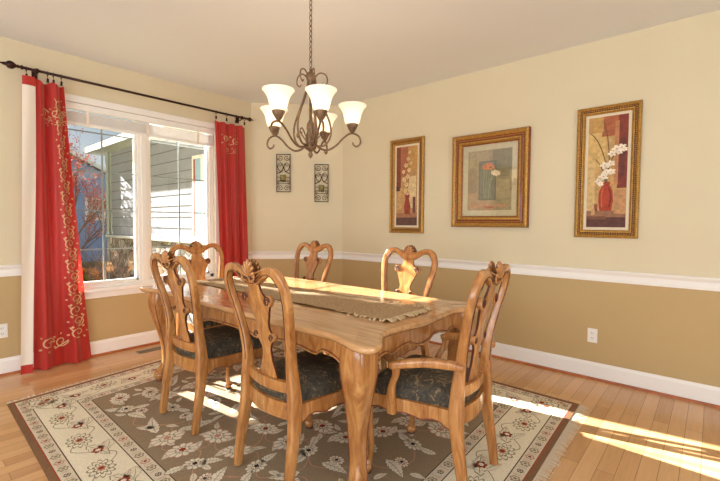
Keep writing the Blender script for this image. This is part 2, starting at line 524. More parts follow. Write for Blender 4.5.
def make_curtain(root, S, nu, nv, emb, name='fabric'):
    mb = MB()
    vs = [S(i / nu, j / nv) for j in range(nv + 1) for i in range(nu + 1)]
    mb.add(vs, [(j * (nu + 1) + i, j * (nu + 1) + i + 1, (j + 1) * (nu + 1) + i + 1, (j + 1) * (nu + 1) + i) for j in range(nv) for i in range(nu)], 0, True)
    ribbons(mb, emb, S, 1)
    return mb.build(name, [M['red'], M['embroid']], root)
def strip_uv(lines, u0, v0, du, dv, W, swap=False, arc=.55, h=2.41):
    """place a strip: t runs down v, s across u"""
    out = []
    for pts, w in lines:
        if swap: q = [(u0 + t / arc, v0 + s / h) for t, s in pts]
        else: q = [(u0 + s / arc, v0 + t / h) for t, s in pts]
        out.append((q, w, (arc, h)))
    return out
cl = tag(empty('curtain', (.09, -2.85, 0)), 'long red curtain left of the window with white lining showing and gold embroidery', 'curtain')
S1 = curtain_surface((-2.955, -2.745), (-3.00, -2.575), 2.435, .012, 2.0, .036, .095, ph=-.6)
emb = strip_uv(scroll_strip(2.15, .125, step=.098), .60, .055, 1, 1, .105, arc=.34)
emb += strip_uv(scroll_strip(.28, .14, step=.105), .10, .885, 1, 1, .13, swap=True, arc=.42)
emb += strip_uv(scroll_strip(.30, .10, step=.085), .20, .085, 1, 1, .10, swap=True, arc=.30)
emb += strip_uv(scroll_strip(.24, .07, step=.08), .30, .12, 1, 1, .10, swap=True, arc=.30)
fo = make_curtain(None, S1, 90, 90, emb); fo.parent = cl; CI = Matrix.Translation((-.09, 2.85, 0)); fo.matrix_parent_inverse = CI
# white lining turned back towards the room, red hems top and bottom
mb = MB(); nn = 14
def lin(u, v): 
    return (.140 + .010 * math.sin(3 * u + 4 * v), -3.035 - .060 * v + (.085 + .008 * math.sin(5 * v)) * u, 2.435 + (.012 - 2.435) * v)
vv = [0, .03] + [.03 + .94 * i / 40 for i in range(1, 41)] + [1]
vs = [lin(i / nn, v) for v in vv for i in range(nn + 1)]
for j in range(len(vv) - 1):
    mi = 1 if (j == 0 or j == len(vv) - 2) else 0
    for i in range(nn): mb.add([vs[j * (nn + 1) + i], vs[j * (nn + 1) + i + 1], vs[(j + 1) * (nn + 1) + i + 1], vs[(j + 1) * (nn + 1) + i]], [(0, 1, 2, 3)], mi, True)
lo = mb.build('lining', [M['lining'], M['red']], cl); lo.matrix_parent_inverse = CI; lo['label'] = 'white lining panel with red hems'
crr = tag(empty('curtain', (.09, -1.1, 0)), 'long red curtain right of the window with gold embroidery near its top', 'curtain')
S2 = curtain_surface((-1.345, -.945), (-1.27, -.90), 2.415, .012, 3.5, .026, .085, ph=.4)
emb = strip_uv(scroll_strip(.26, .13, step=.12), .22, .055, 1, 1, .13, swap=True, arc=.44)
emb += strip_uv(scroll_strip(.20, .08, step=.09), .30, .115, 1, 1, .08, swap=True, arc=.44)
fo = make_curtain(None, S2, 110, 80, emb); fo.parent = crr; fo.matrix_parent_inverse = Matrix.Translation((-.09, 1.1, 0))
def ring(y, which, i):
    r = empty('curtain_ring', (.10, y, RZ))
    mb = MB(); mb.tube([(.10 + .019 * math.cos(a), y, RZ - .006 + .019 * math.sin(a)) for a in [2 * PI * j / 16 for j in range(17)]], .0028, 6)
    inv = Matrix.Translation((-.10, -y, -RZ))
    o = mb.build('hoop', M['rod'], r); o.matrix_parent_inverse = inv
    mb = MB(); mb.tube([(.10, y, RZ - .026), (.102, y, RZ - .045)], .0018, 6); mb.box(.094, .108, y - .007, y + .007, RZ - .080, RZ - .045)
    o = mb.build('clip', M['rod'], r); o.matrix_parent_inverse = inv
    tag(r, which, 'curtain ring', 'curtain rings on the rod')
    return r
lab = ['dark curtain ring at the outer edge of the left curtain', 'dark curtain ring where the white lining meets the red of the left curtain',
       'dark curtain ring in the middle of the left curtain top', 'dark curtain ring second from the window side of the left curtain', 'dark curtain ring at the window side of the left curtain']
for i, y in enumerate((-3.0, -2.945, -2.86, -2.82, -2.765)): ring(y, lab[i], i)
lab = ['dark curtain ring at the window side of the right curtain', 'dark curtain ring left of middle on the right curtain', 'dark curtain ring right of middle on the right curtain', 'dark curtain ring at the corner side of the right curtain']
for i, y in enumerate((-1.33, -1.20, -1.08, -.965)): ring(y, lab[i], i)

# ------------------------------------------------------------------ rug
A0, B0, C0, D0 = (0.735, -3.265), (3.78, -3.31), (3.685, -0.62), (0.40, -0.60)
RW, RH = 3.12, 2.68
def rmap(s, t, h=0.0):
    u = s / RW; v = t / RH
    x = (1 - u) * (1 - v) * A0[0] + u * (1 - v) * B0[0] + u * v * C0[0] + (1 - u) * v * D0[0]
    y = (1 - u) * (1 - v) * A0[1] + u * (1 - v) * B0[1] + u * v * C0[1] + (1 - u) * v * D0[1]
    return (x, y, .010 + h)
rb = MB()
rb.add([rmap(0, 0, -.009), rmap(RW, 0, -.009), rmap(RW, RH, -.009), rmap(0, RH, -.009), rmap(0, 0), rmap(RW, 0), rmap(RW, RH), rmap(0, RH)],
       [(0, 1, 5, 4), (1, 2, 6, 5), (2, 3, 7, 6), (3, 0, 4, 7)], RK.index('edge'))
def frame_ring(a, b, col):
    """ring between inset a and inset b"""
    o = [(a, a), (RW - a, a), (RW - a, RH - a), (a, RH - a)]; i = [(b, b), (RW - b, b), (RW - b, RH - b), (b, RH - b)]
    for k in range(4):
        k2 = (k + 1) % 4
        rb.add([rmap(*o[k]), rmap(*o[k2]), rmap(*i[k2]), rmap(*i[k])], [(0, 1, 2, 3)], RK.index(col))
bands = [(0, .030, 'edge'), (.030, .037, 'red'), (.037, .100, 'guard'), (.100, .106, 'line'), (.106, .335, 'beige'), (.335, .341, 'line'), (.341, .408, 'guard'), (.408, .414, 'line')]
for a, b, c in bands: frame_ring(a, b, c)
g = .414
rb.add([rmap(g, g), rmap(RW - g, g), rmap(RW - g, RH - g), rmap(g, RH - g)], [(0, 1, 2, 3)], RK.index('brown'))
LAY = .0005
def rfan(cx, cy, pts, col, lay):
    rb.fan([rmap(cx + p[0], cy + p[1], LAY * lay) for p in pts], RK.index(col), rmap(cx, cy, LAY * lay))
def rot(p, a): return (p[0] * math.cos(a) - p[1] * math.sin(a), p[0] * math.sin(a) + p[1] * math.cos(a))
def vine(pts, w, col, lay=1):
    P = cr(pts, 6); n = len(P); L = []; R = []
    for i in range(n):
        a = P[max(i - 1, 0)]; b = P[min(i + 1, n - 1)]
        dx, dy = b[0] - a[0], b[1] - a[1]; l = math.hypot(dx, dy) or 1
        L.append(rmap(P[i][0] - dy / l * w / 2, P[i][1] + dx / l * w / 2, LAY * lay)); R.append(rmap(P[i][0] + dy / l * w / 2, P[i][1] - dx / l * w / 2, LAY * lay))
    rb.add(L + R, [(i, i + 1, n + i + 1, n + i) for i in range(n - 1)], RK.index(col))
def scal(R, n, d, a0=0, ex=1.0, ey=1.0, ra=0.0, m=6):
    out = []
    for i in range(n * m):
        th = 2 * PI * i / (n * m)
        r = R * (1 - d + d * abs(math.sin(n * th / 2 + a0)))
        out.append(rot((r * math.cos(th) * ex, r * math.sin(th) * ey), ra))
    return out
def flower(cx, cy, R, ra, c1='cream', c2='taupe', c3='rust', lay=2):
    rfan(cx, cy, scal(R * 1.04, 11, .22, ra=ra, ex=1.0, ey=.78), 'pink' if R > .07 else c2, lay)
    rfan(cx, cy, scal(R * .98, 11, .24, ra=ra, ex=1.0, ey=.77), c1, lay + 1)
    for k in range(11):
        a = 2 * PI * k / 11; p0 = rot((R * .45 * math.cos(a), R * .36 * math.sin(a)), ra); p1 = rot((R * .8 * math.cos(a), R * .62 * math.sin(a)), ra)
        vine([(cx + p0[0], cy + p0[1]), (cx + p1[0], cy + p1[1])], R * .05, c2, lay + 2)
    rfan(cx, cy, scal(R * .52, 8, .3, ra=ra, ex=1, ey=.75), c2, lay + 2)
    rfan(cx, cy, scal(R * .42, 8, .3, ra=ra, ex=1, ey=.75), c1, lay + 3)
    rfan(cx, cy, scal(R * .24, 6, .3, ra=ra), c3, lay + 4)
def leaf(cx, cy, L, W, ra, c1='cream', c2='taupe', lay=2):
    def out(s):
        pts = []
        n = 14
        for i in range(n + 1):
            u = i / n; w = W * math.sin(PI * u ** .75) * (1 - .28 * (i % 2)); pts.append(((u - .5) * L, w + .18 * W * math.sin(PI * u)))
        for i in range(n - 1, 0, -1):
            u = i / n; w = W * math.sin(PI * u ** .75) * (1 - .28 * (i % 2)); pts.append(((u - .5) * L, -w * .8 + .18 * W * math.sin(PI * u)))
        return [rot((p[0] * s, p[1] * s), ra) for p in pts]
    rfan(cx, cy, out(1.08), c2, lay); rfan(cx, cy, out(.98), c1, lay + 1)
    a = rot((-L * .4, .1 * W), ra); b = rot((0, .22 * W), ra); c = rot((L * .42, .05 * W), ra)
    vine([(cx + a[0], cy + a[1]), (cx + b[0], cy + b[1]), (cx + c[0], cy + c[1])], W * .09, c2, lay + 2)
    for k in range(-2, 3):
        p = (L * k * .15, .15 * W); q1 = rot((p[0] + L * .07, p[1] + W * .5), ra); q2 = rot((p[0] + L * .07, p[1] - W * .5), ra); p = rot(p, ra)
        vine([(cx + q1[0], cy + q1[1]), (cx + p[0], cy + p[1]), (cx + q2[0], cy + q2[1])], W * .05, c2, lay + 2)
# field
fx = []
rr = random.Random(12)
nx, ny = 11, 8
for j in range(ny):
    for i in range(nx):
        x = g + .14 + (RW - 2 * g - .28) * (i + (.25 if j % 2 else -.0) + rr.uniform(-.14, .14)) / (nx - .7)
        y = g + .13 + (RH - 2 * g - .26) * (j + rr.uniform(-.14, .14)) / (ny - 1)
        x = min(max(x, g + .12), RW - g - .12); y = min(max(y, g + .11), RH - g - .11)
        fx.append((x, y, i, j))
for k, (x, y, i, j) in enumerate(fx):
    if i < nx - 1:
        x2, y2 = fx[k + 1][:2]
        vine([(x, y), ((x + x2) / 2, (y + y2) / 2 + .07 * (1 if (i + j) % 2 else -1)), (x2, y2)], .006, 'pink')
    if j < ny - 1 and (i + j) % 2:
        x2, y2 = fx[k + nx][:2]
        vine([(x, y), ((x + x2) / 2 + .06, (y + y2) / 2), (x2, y2)], .006, 'pink')
for k, (x, y, i, j) in enumerate(fx):
    a = rr.uniform(0, 2 * PI); m_ = (i * 2 + j * 3) % 5
    if m_ in (0, 3): leaf(x + .085 * math.cos(a), y + .085 * math.sin(a), .105, .034, a + .9, lay=1); leaf(x - .085 * math.cos(a), y - .08 * math.sin(a), .10, .032, a + 4.0, lay=1); flower(x, y, rr.uniform(.080, .098), a, c3=rr.choice(('rust', 'pink')), lay=4)
    elif m_ == 1: leaf(x, y, rr.uniform(.20, .24), .045, a); leaf(x + .05 * math.cos(a + 1.6), y + .05 * math.sin(a + 1.6), .13, .03, a + 1.0)
    elif m_ == 2: flower(x, y, .065, a, c3='dark'); leaf(x + .09 * math.cos(a), y + .09 * math.sin(a), .12, .032, a); leaf(x - .09 * math.cos(a + .4), y - .09 * math.sin(a + .4), .12, .03, a + .4)
    else: leaf(x, y, .17, .04, a); flower(x + .07 * math.cos(a + 2), y + .07 * math.sin(a + 2), .048, a, c2='rust', c3='dark')
    b = rr.uniform(0, 6.28); leaf(x + .13 * math.cos(b), y + .12 * math.sin(b), .09, .022, b)
# borders
def along(dist, off, L, horiz, far):
    if horiz: return (dist, RH - off if far else off)
    return (RW - off if far else off, dist)
for horiz in (True, False):
    for far in (False, True):
        L = RW if horiz else RH; base = 0 if horiz else PI / 2
        n = int(L / .205)
        for i in range(n):
            d = .16 + (L - .32) * i / (n - 1)
            off = .22 + .02 * (1 if i % 2 else -1)
            x, y = along(d, off, L, horiz, far)
            if i % 2 == 0:
                rfan(x, y, scal(.098, 12, .28, ra=base, ex=1, ey=.68), 'taupe', 2); rfan(x, y, scal(.088, 12, .30, ra=base, ex=1, ey=.66), 'beige', 3)
                rfan(x, y, scal(.064, 10, .34, ra=base, ex=1, ey=.66), 'taupe', 4); rfan(x, y, scal(.050, 10, .34, ra=base, ex=1, ey=.6), 'beige', 5); rfan(x, y, scal(.032, 7, .3, ra=base, ex=1, ey=.7), 'pink', 6); rfan(x, y, scal(.016, 6, .3), 'rust', 7)
            else:
                leaf(x - .06 * math.cos(base + 1.2), y + .06 * math.sin(base + 1.2), .12, .03, base - .4, c1='beige', c2='taupe'); leaf(x, y, .19, .040, base + .35, c1='beige', c2='taupe'); rfan(x, y, scal(.032, 6, .35), 'rust', 5); rfan(x, y, scal(.015, 6, .3), 'cream', 6)
                leaf(x + .05 * math.cos(base + 2.4), y + .05 * math.sin(base + 2.4), .09, .022, base + 2.6, c1='beige', c2='rust')
            if i < n - 1:
                d2 = .16 + (L - .32) * (i + 1) / (n - 1)
                p = along((d + d2) / 2, .22 + .085 * (1 if i % 2 else -1), L, horiz, far); q = along(d2, .22, L, horiz, far)
                vine([(x, y), p, q], .005, 'taupe')
        for (o0, o1, st) in ((.037, .100, .078), (.341, .408, .082)):
            off = (o0 + o1) / 2; s0 = o0 + .02; m_ = int((L - 2 * s0) / st)
            for i in range(m_):
                d = s0 + (L - 2 * s0) * (i + .5) / m_; x, y = along(d, off, L, horiz, far)
                c = ('taupe', 'pink', 'taupe', 'dark')[i % 4]; e = .023 if c != 'dark' else .015
                rfan(x, y, scal(e * 1.2, 6, .25, ra=base, ex=1.0, ey=.95), c, 2)
                rfan(x, y, scal(e * .8, 5, .3, ra=base), 'guard', 3); rfan(x, y, scal(e * .45, 5, .3), 'rust' if i % 2 else c, 4)
                x, y = along(d + st / 2, off, L, horiz, far)
                a = along(d + st / 2, o0 + .01, L, horiz, far); b = along(d + st / 2, o1 - .01, L, horiz, far); vine([a, b], .004, 'pink', 2)
rug = rb.build('rug', [RUG[k] for k in RK])
tag(rug, 'floral area rug with brown field and beige border under the dining table', 'rug')
def fringe(side):
    mb = MB(); r2 = random.Random(side + 5)
    n = 240
    for i in range(n):
        t = RH * (i + .5) / n; L = .058 + r2.uniform(-.014, .012)
        s0 = 0 if side == 0 else RW; sg = -1 if side == 0 else 1
        dv = r2.uniform(-.012, .012); w = .0042
        a = rmap(s0, t - w, -.004); b = rmap(s0, t + w, -.004)
        m1 = rmap(s0 + sg * L * .5, t - w + dv * .3, -.003 + .001 * r2.random()); m2 = rmap(s0 + sg * L * .5, t + w + dv * .3, -.003)
        c = rmap(s0 + sg * L, t - w * .6 + dv, -.0085); d = rmap(s0 + sg * L, t + w * .6 + dv, -.0085)
        mb.add([a, b, m2, m1, d, c], [(0, 1, 2, 3), (3, 2, 4, 5)], 0)
    o = mb.build('fringe', RUG['cream'], rug); o['kind'] = 'stuff'; o['label'] = 'cream knotted fringe at the short end'
fringe(0); fringe(1)
FZ = .0165   # standing height on the rug pile

# ------------------------------------------------------------------ chair
def back_y(z):
    return interp([(0, -.275), (.12, -.262), (.26, -.240), (.36, -.228), (.44, -.226), (.54, -.228), (.63, -.236), (.75, -.256), (.86, -.284), (.94, -.305), (1.005, -.321), (1.10, -.336)], z)
def scroll_disc(mb, x, z, r, mi_dark):
    """carved volute, proud of both faces of the splat"""
    y = back_y(z)
    mb.lathe([(.0001, -.0125), (r * .8, -.0125), (r, -.009), (r, .009), (r * .8, .0125), (.0001, .0125)], (x, y, z), 14, axis='y')
    for sg in (-1, 1):
        pts = [(x + r * (.82 - .6 * j / 20) * math.cos(j / 20 * 3.4 * PI), y + sg * .0128, z + r * (.82 - .6 * j / 20) * math.sin(j / 20 * 3.4 * PI)) for j in range(21)]
        mb.tube(pts, r * .14, 6, mi_dark)
def make_chair(name, arms=False):
    root = empty(name)
    wm = [M['wood'], M['wood_dark'], M['groove']]
    # rear legs
    for s in (-1, 1):
        mb = MB()
        mb.sweep(cr([(s * .207, -.278, 0, .016, .020), (s * .209, -.262, .12, .018, .023), (s * .206, -.24, .26, .021, .027), (s * .20, -.228, .36, .0235, .031), (s * .197, -.226, .445, .0235, .033)], 6), n=16, p=5)
        mb.build('leg', wm, root)
    # hoop back
    mb = MB(); half = [(.197, .44, .0235, .032), (.187, .53, .0215, .028), (.184, .60, .020, .024), (.196, .70, .0195, .020), (.220, .82, .0200, .018), (.236, .90, .0205, .017), (.234, .965, .0215, .016), (.203, 1.018, .022, .016), (.155, 1.034, .021, .016), (.108, 1.022, .0205, .016), (.07, .998, .021, .016), (.035, .985, .023, .016), (0, .982, .024, .016)]
    pth = [(x, back_y(z), z, a, b) for x, z, a, b in half]
    pth = cr(pth + [(-x, y, z, a, b) for x, y, z, a, b in pth[-2::-1]], 6)
    mb.sweep(pth, n=16, p=5)
    # antiqued line just inside the hoop on the front and the back face
    for sg in (-1, 1):
        mb.tube([(x * (1 - .075), y + sg * (b * .97), z - .0135 * (1 if z > .98 else 0)) for x, y, z, a, b in pth if z > .55], .0022, 6, 2)
    hoop = mb.build('backrest', wm, root)
    # splat
    sp = [(.495, .076), (.51, .074), (.53, .066), (.56, .052), (.60, .038), (.64, .034), (.665, .042), (.69, .060), (.71, .068), (.728, .060), (.75, .047), (.78, .052), (.81, .066), (.84, .080), (.865, .092), (.885, .096), (.900, .086), (.914, .064), (.93, .052), (.955, .046), (.995, .052)]
    sp = cr(sp, 4)
    mb = MB(); m = len(sp); hx = 6; t = .0085
    for sg in (1, -1):
        vs = []
        for z, w in sp:
            for j in range(hx + 1):
                u = -1 + 2 * j / hx
                vs.append((w * u, back_y(z) - .004 + sg * t * (1 - .35 * u ** 8) + .004 * u * u, z))
        fs = [(i * (hx + 1) + j, i * (hx + 1) + j + 1, (i + 1) * (hx + 1) + j + 1, (i + 1) * (hx + 1) + j) for i in range(m - 1) for j in range(hx)]
        mb.add(vs, fs, 0, True)
    for s in (-1, 1):
        vs = []
        for z, w in sp:
            for sg in (1, -1): vs.append((s * w, back_y(z) + sg * t * .65, z))
        mb.add(vs, [(2 * i, 2 * i + 1, 2 * i + 3, 2 * i + 2) for i in range(m - 1)], 2)
        scroll_disc(mb, s * .092, .890, .0285, 2); scroll_disc(mb, s * .062, .708, .0215, 2)
    mb.build('splat', wm, root)
    # carved shell on the crest
    mb = MB(); yc = back_y(1.03)
    for sg in (1, -1):
        mb.fan([(.057 * math.cos(a) * 1.0, yc + sg * .014, 1.004 + .074 * math.sin(a)) for a in [-.35 + (PI + .7) * j / 16 for j in range(17)]], 2, (0, yc + sg * .016, 1.0))
    for k in range(7):
        a = math.radians(90 + (k - 3) * 23); L = .084 - .0035 * abs(k - 3)
        for sg in (1, -1):
            pts = [(L * u * math.cos(a) * .74, yc + sg * (.010 + .010 * math.sin(PI * u * .8)), .996 + L * u * math.sin(a)) for u in (.12, .35, .6, .8, .93, 1.0)]
            mb.tube(pts, [.003, .0050, .0075, .0098, .0090, .0045], 10)
    for s in (-1, 1):      # leaf scrolls flowing down the crest
        for sg in (1, -1):
            mb.tube([(s * x, yc + sg * (.017), z) for x, z in ((.012, .985), (.035, .982), (.052, .995), (.050, 1.012), (.036, 1.010), (.038, 1.000))], [.005, .006, .0055, .005, .004, .003], 7)
            mb.tube([(s * x, yc + sg * .017, z) for x, z in ((.045, 1.018), (.072, 1.026), (.098, 1.034), (.125, 1.040))], [.002, .0045, .0045, .002], 7)
            mb.tube([(s * x, yc + sg * .0175, z) for x, z in ((.046, .99), (.075, 1.004), (.10, 1.020))], [.0015, .003, .001], 6, 2)
        mb.ball((0, yc, .992), .016, 0, sq=(1.2, 1.25, .9))
    so = mb.build('shell_carving', wm, hoop)
    # shoe rail under the splat
    def bow(z0, z1, dy, t, mbx, mi=0, x0=.185, bowd=.035):
        n = 14; r0 = []
        for i in range(n + 1):
            u = -1 + 2 * i / n; y = dy - bowd * (1 - u * u)
            r0.append((u * x0, y))
        for i in range(n):
            (xa, ya), (xb, yb) = r0[i], r0[i + 1]
            vs = [(xa, ya, z0), (xb, yb, z0), (xb, yb, z1), (xa, ya, z1), (xa, ya + t, z0), (xb, yb + t, z0), (xb, yb + t, z1), (xa, ya + t, z1)]
            mbx.add(vs, [(0, 1, 2, 3), (5, 4, 7, 6), (3, 2, 6, 7), (1, 0, 4, 5)] + ([(0, 3, 7, 4)] if i == 0 else []) + ([(1, 5, 6, 2)] if i == n - 1 else []), mi, False)
    mb = MB(); bow(.462, .512, -.222, .024, mb); mb.build('shoe_rail', wm, root)
    # seat frame
    mb = MB(); bow(.340, .418, -.224, .026, mb)
    fwx, fwy = (.252, .240)
    def board(p, q, scal_t, nrm):
        p = V(p); q = V(q); nr = V(nrm); n = 24; out = []
        for i in range(n + 1):
            u = i / n; w = p.lerp(q, u); out.append((w, interp(scal_t, u)))
        for i in range(n):
            (a, za), (b, zb) = out[i], out[i + 1]; t_ = nr * .024
            vs = [(a.x, a.y, za), (b.x, b.y, zb), (b.x, b.y, .418), (a.x, a.y, .418), (a.x - t_.x, a.y - t_.y, za), (b.x - t_.x, b.y - t_.y, zb), (b.x - t_.x, b.y - t_.y, .418), (a.x - t_.x, a.y - t_.y, .418)]
            mb.add(vs, [(0, 1, 2, 3), (5, 4, 7, 6), (1, 0, 4, 5), (2, 6, 7, 3)], 0)
        mb.tube([(w.x + nr.x * .001, w.y + nr.y * .001, z + .0015) for w, z in out], .0028, 6, 1, ref=V((0, 0, 1)))
    sc_t = [(0, .330), (.07, .332), (.12, .352), (.2, .360), (.27, .352), (.33, .344), (.42, .352), (.5, .356), (.58, .352), (.67, .344), (.73, .352), (.8, .360), (.88, .352), (.93, .332), (1, .330)]
    board((-fwx + .01, fwy), (fwx - .01, fwy), sc_t, (0, 1))
    for s in (-1, 1):
        board((s * .208, -.215), (s * fwx, fwy), sc_t, (s * .993, -.12))
    mb.build('seat_frame', wm, root)
    # front cabriole legs
    for s in (-1, 1):
        mb = MB(); ox, oy = s * .7071, .7071
        cx, cy = s * .230, .217
        pr = [(.41, .000, .026), (.37, .006, .028), (.33, .010, .027), (.27, .004, .022), (.20, -.006, .0165), (.13, -.012, .0135), (.07, -.006, .013), (.045, .004, .017)]
        mb.sweep(cr([(cx + ox * o, cy + oy * o, z, a, a) for z, o, a in pr[::-1]], 5), n=16, p=3.2)
        mb.ball((cx + ox * .010, cy + oy * .010, .026), .027, 0, 14, (1, 1, .95))
        mb.lathe([(.022, .0), (.024, .004), (.020, .010)], (cx + ox * .010, cy + oy * .010, 0), 14, mi=2)
        mb.build('leg', wm, root)
    # cushion
    mb = MB(); nu, nv = 26, 26; vs = []
    def hz(u, v): return .418 + .088 * max(0.0, (1 - abs(u) ** 7) * (1 - abs(v) ** 7)) ** .42 + .012 * (1 - u * u) * (1 - v * v)
    def px(u, v):
        y = -.208 + (.231 + .208) * (v + 1) / 2; y -= .030 * (1 - u * u) * (1 - v) / 2
        hw = .182 + (.247 - .182) * (v + 1) / 2; return u * hw, y
    for j in range(nv + 1):
        for i in range(nu + 1):
            u = -1 + 2 * i / nu; v = -1 + 2 * j / nv
            u = math.sin(u * PI / 2); v = math.sin(v * PI / 2)
            x, y = px(u, v); vs.append((x, y, hz(u, v)))
    mb.add(vs, [(j * (nu + 1) + i, j * (nu + 1) + i + 1, (j + 1) * (nu + 1) + i + 1, (j + 1) * (nu + 1) + i) for j in range(nv) for i in range(nu)], 0, True)
    mb.build('seat', M['seat'], root)
    if arms:
        for s in (-1, 1):
            mb = MB()
            mb.sweep(cr([(s * .212, -.262, .622, .014, .018), (s * .224, -.20, .628, .019, .022), (s * .256, -.10, .628, .0195, .025), (s * .282, .0, .610, .019, .028), (s * .288, .045, .598, .018, .028), (s * .282, .064, .594, .010, .018)], 6), ref=V((s * 1, 0, 0)), n=16, p=4)
            arm = mb.build('armrest', wm, root)
            mb = MB()
            mb.sweep(cr([(s * .243, .08, .345, .016, .022), (s * .250, .08, .42, .016, .022), (s * .266, .065, .49, .013, .017), (s * .280, .04, .545, .013, .016), (s * .284, .035, .592, .016, .02)], 6), ref=V((0, 1, 0)), n=16, p=4)
            mb.build('arm_support', wm, arm)
    return root
side = make_chair('dining_chair')
grp = 'dining chairs around the table'
def put(o, x, y, rz, label): o.location = (x, y, FZ); o.rotation_euler = (0, 0, rz); tag(o, label, 'chair', grp)
put(side, 2.755, -2.338, math.radians(-2), 'honey wood side chair with shell crest, front and centre, nearest the table corner')
o = copy_tree(side); put(o, 1.87, -2.335, math.radians(1), 'wooden side chair on the near long side, on the window side, by the table leg')
o = copy_tree(side); put(o, 1.415, -1.36, PI, 'sunlit wooden side chair behind the table, below the two wall sconces')
o = copy_tree(side); put(o, 2.54, -1.375, PI, 'sunlit wooden side chair behind the table, below the left two framed pictures')
o = copy_tree(side); put(o, 1.12, -1.935, -PI / 2, 'wooden chair at the far head of the table with its back to the window')
ac = make_chair('dining_armchair', True); put(ac, 3.276, -1.955, PI / 2 + math.radians(6), 'wooden armchair with curved arm at the near head of the table, right side')

# ------------------------------------------------------------------ table
TC = (2.145, -1.89)
tb = empty('dining_table', (TC[0], TC[1], FZ)); tag(tb, 'large honey wood dining table with serpentine corners and cabriole legs', 'table')
TT = .76 - FZ
q = [(0, .575), (.4, .574), (.75, .566), (.93, .563), (1.03, .585), (1.11, .612), (1.185, .612), (1.225, .575), (1.212, .515), (1.155, .445), (1.112, .37), (1.104, .29), (1.118, .15), (1.128, 0)]
out = q + [(x, -y) for x, y in q[-2::-1]] + [(-x, -y) for x, y in q[1:]] + [(-x, y) for x, y in q[-2:0:-1]]
outl = [(x * (.967 if x > 0 else .958), y) for x, y in cr(out, 5, closed=True)]
def offset(pl, d):
    n = len(pl); r = []
    for i in range(n):
        a = pl[i - 1]; b = pl[(i + 1) % n]; dx, dy = b[0] - a[0], b[1] - a[1]; l = math.hypot(dx, dy)
        r.append((pl[i][0] - dy / l * d, pl[i][1] + dx / l * d))   # outline runs clockwise: +d = outward
    return r
mb = MB(); rings = [(-.07, TT - .034), (-.014, TT - .034), (-.010, TT - .029), (-.002, TT - .024), (.0, TT - .016), (-.001, TT - .008), (-.006, TT - .002), (-.014, TT)]
vs = []; n = len(outl)
for d, z in rings: vs += [(x, y, z) for x, y in offset(outl, d)]
mb.add(vs, [(i * n + j, i * n + (j + 1) % n, (i + 1) * n + (j + 1) % n, (i + 1) * n + j) for i in range(len(rings) - 1) for j in range(n)], 0, True)
topr = vs[-n:]; mb.fan(topr, 0, (0, 0, TT)); mb.fan(vs[:n], 0, (0, 0, rings[0][1]))
# inlay lines in the top: leaf joints and border
for x in (-.36, .36): mb.box(x - .0012, x + .0012, -.555, .555, TT - .001, TT + .0004, 1)
bi = offset(outl, -.11); bo = offset(outl, -.1125)
mb.add([(x, y, TT + .0004) for x, y in bi] + [(x, y, TT + .0004) for x, y in bo], [(i, (i + 1) % n, n + (i + 1) % n, n + i) for i in range(n)], 1)
mb.build('tabletop', [M['wood_top'], M['wood_dark']], tb)
LX, LY = 1.015, .485; LW = 1.045   # the window-end legs stand slightly wider
zb = TT - .036
def apron(p, q, nrm, tab, name='apron'):
    mb = MB(); p = V(p); q = V(q); nr = V(nrm); L = (q - p).length; n = 60; o_ = []
    for i in range(n + 1):
        s = L * i / n; e = min(s, L - s); o_.append((p.lerp(q, i / n), interp(tab, e)))
    for i in range(n):
        (a, za), (b, zb_) = o_[i], o_[i + 1]; t_ = nr * .024
        vs = [(a.x, a.y, za), (b.x, b.y, zb_), (b.x, b.y, zb), (a.x, a.y, zb), (a.x - t_.x, a.y - t_.y, za), (b.x - t_.x, b.y - t_.y, zb_), (b.x - t_.x, b.y - t_.y, zb), (a.x - t_.x, a.y - t_.y, zb)]
        mb.add(vs, [(0, 1, 2, 3), (5, 4, 7, 6), (1, 0, 4, 5)], 0, False)
    mb.tube([(w.x + nr.x * .002, w.y + nr.y * .002, z) for w, z in o_], .0055, 8, 0, ref=V((0, 0, 1)))
    mb.tube([(w.x + nr.x * .002, w.y + nr.y * .002, z + .008) for w, z in o_], .0022, 6, 1, ref=V((0, 0, 1)))
    mb.build('apron', [M['wood'], M['wood_dark']], tb)
tabL = [(0, .52), (.03, .56), (.07, .600), (.12, .628), (.17, .640), (.21, .638), (.225, .618), (.26, .610), (.33, .622), (.45, .630), (.6, .622), (.7, .606), (.75, .600), (.80, .618), (1.1, .625)]
tabS = [(0, .52), (.03, .56), (.06, .595), (.10, .620), (.15, .632), (.18, .628), (.20, .610), (.25, .622), (.31, .634), (.37, .634), (.42, .610), (.50, .600)]
apron((-LW, -LY - .035), (LX, -LY - .035), (0, -1), tabL); apron((-LW, LY + .035), (LX, LY + .035), (0, 1), tabL)
apron((LX + .028, -LY), (LX + .028, LY), (1, 0), tabS); apron((-LW - .028, -LY), (-LW - .028, LY), (-1, 0), tabS)
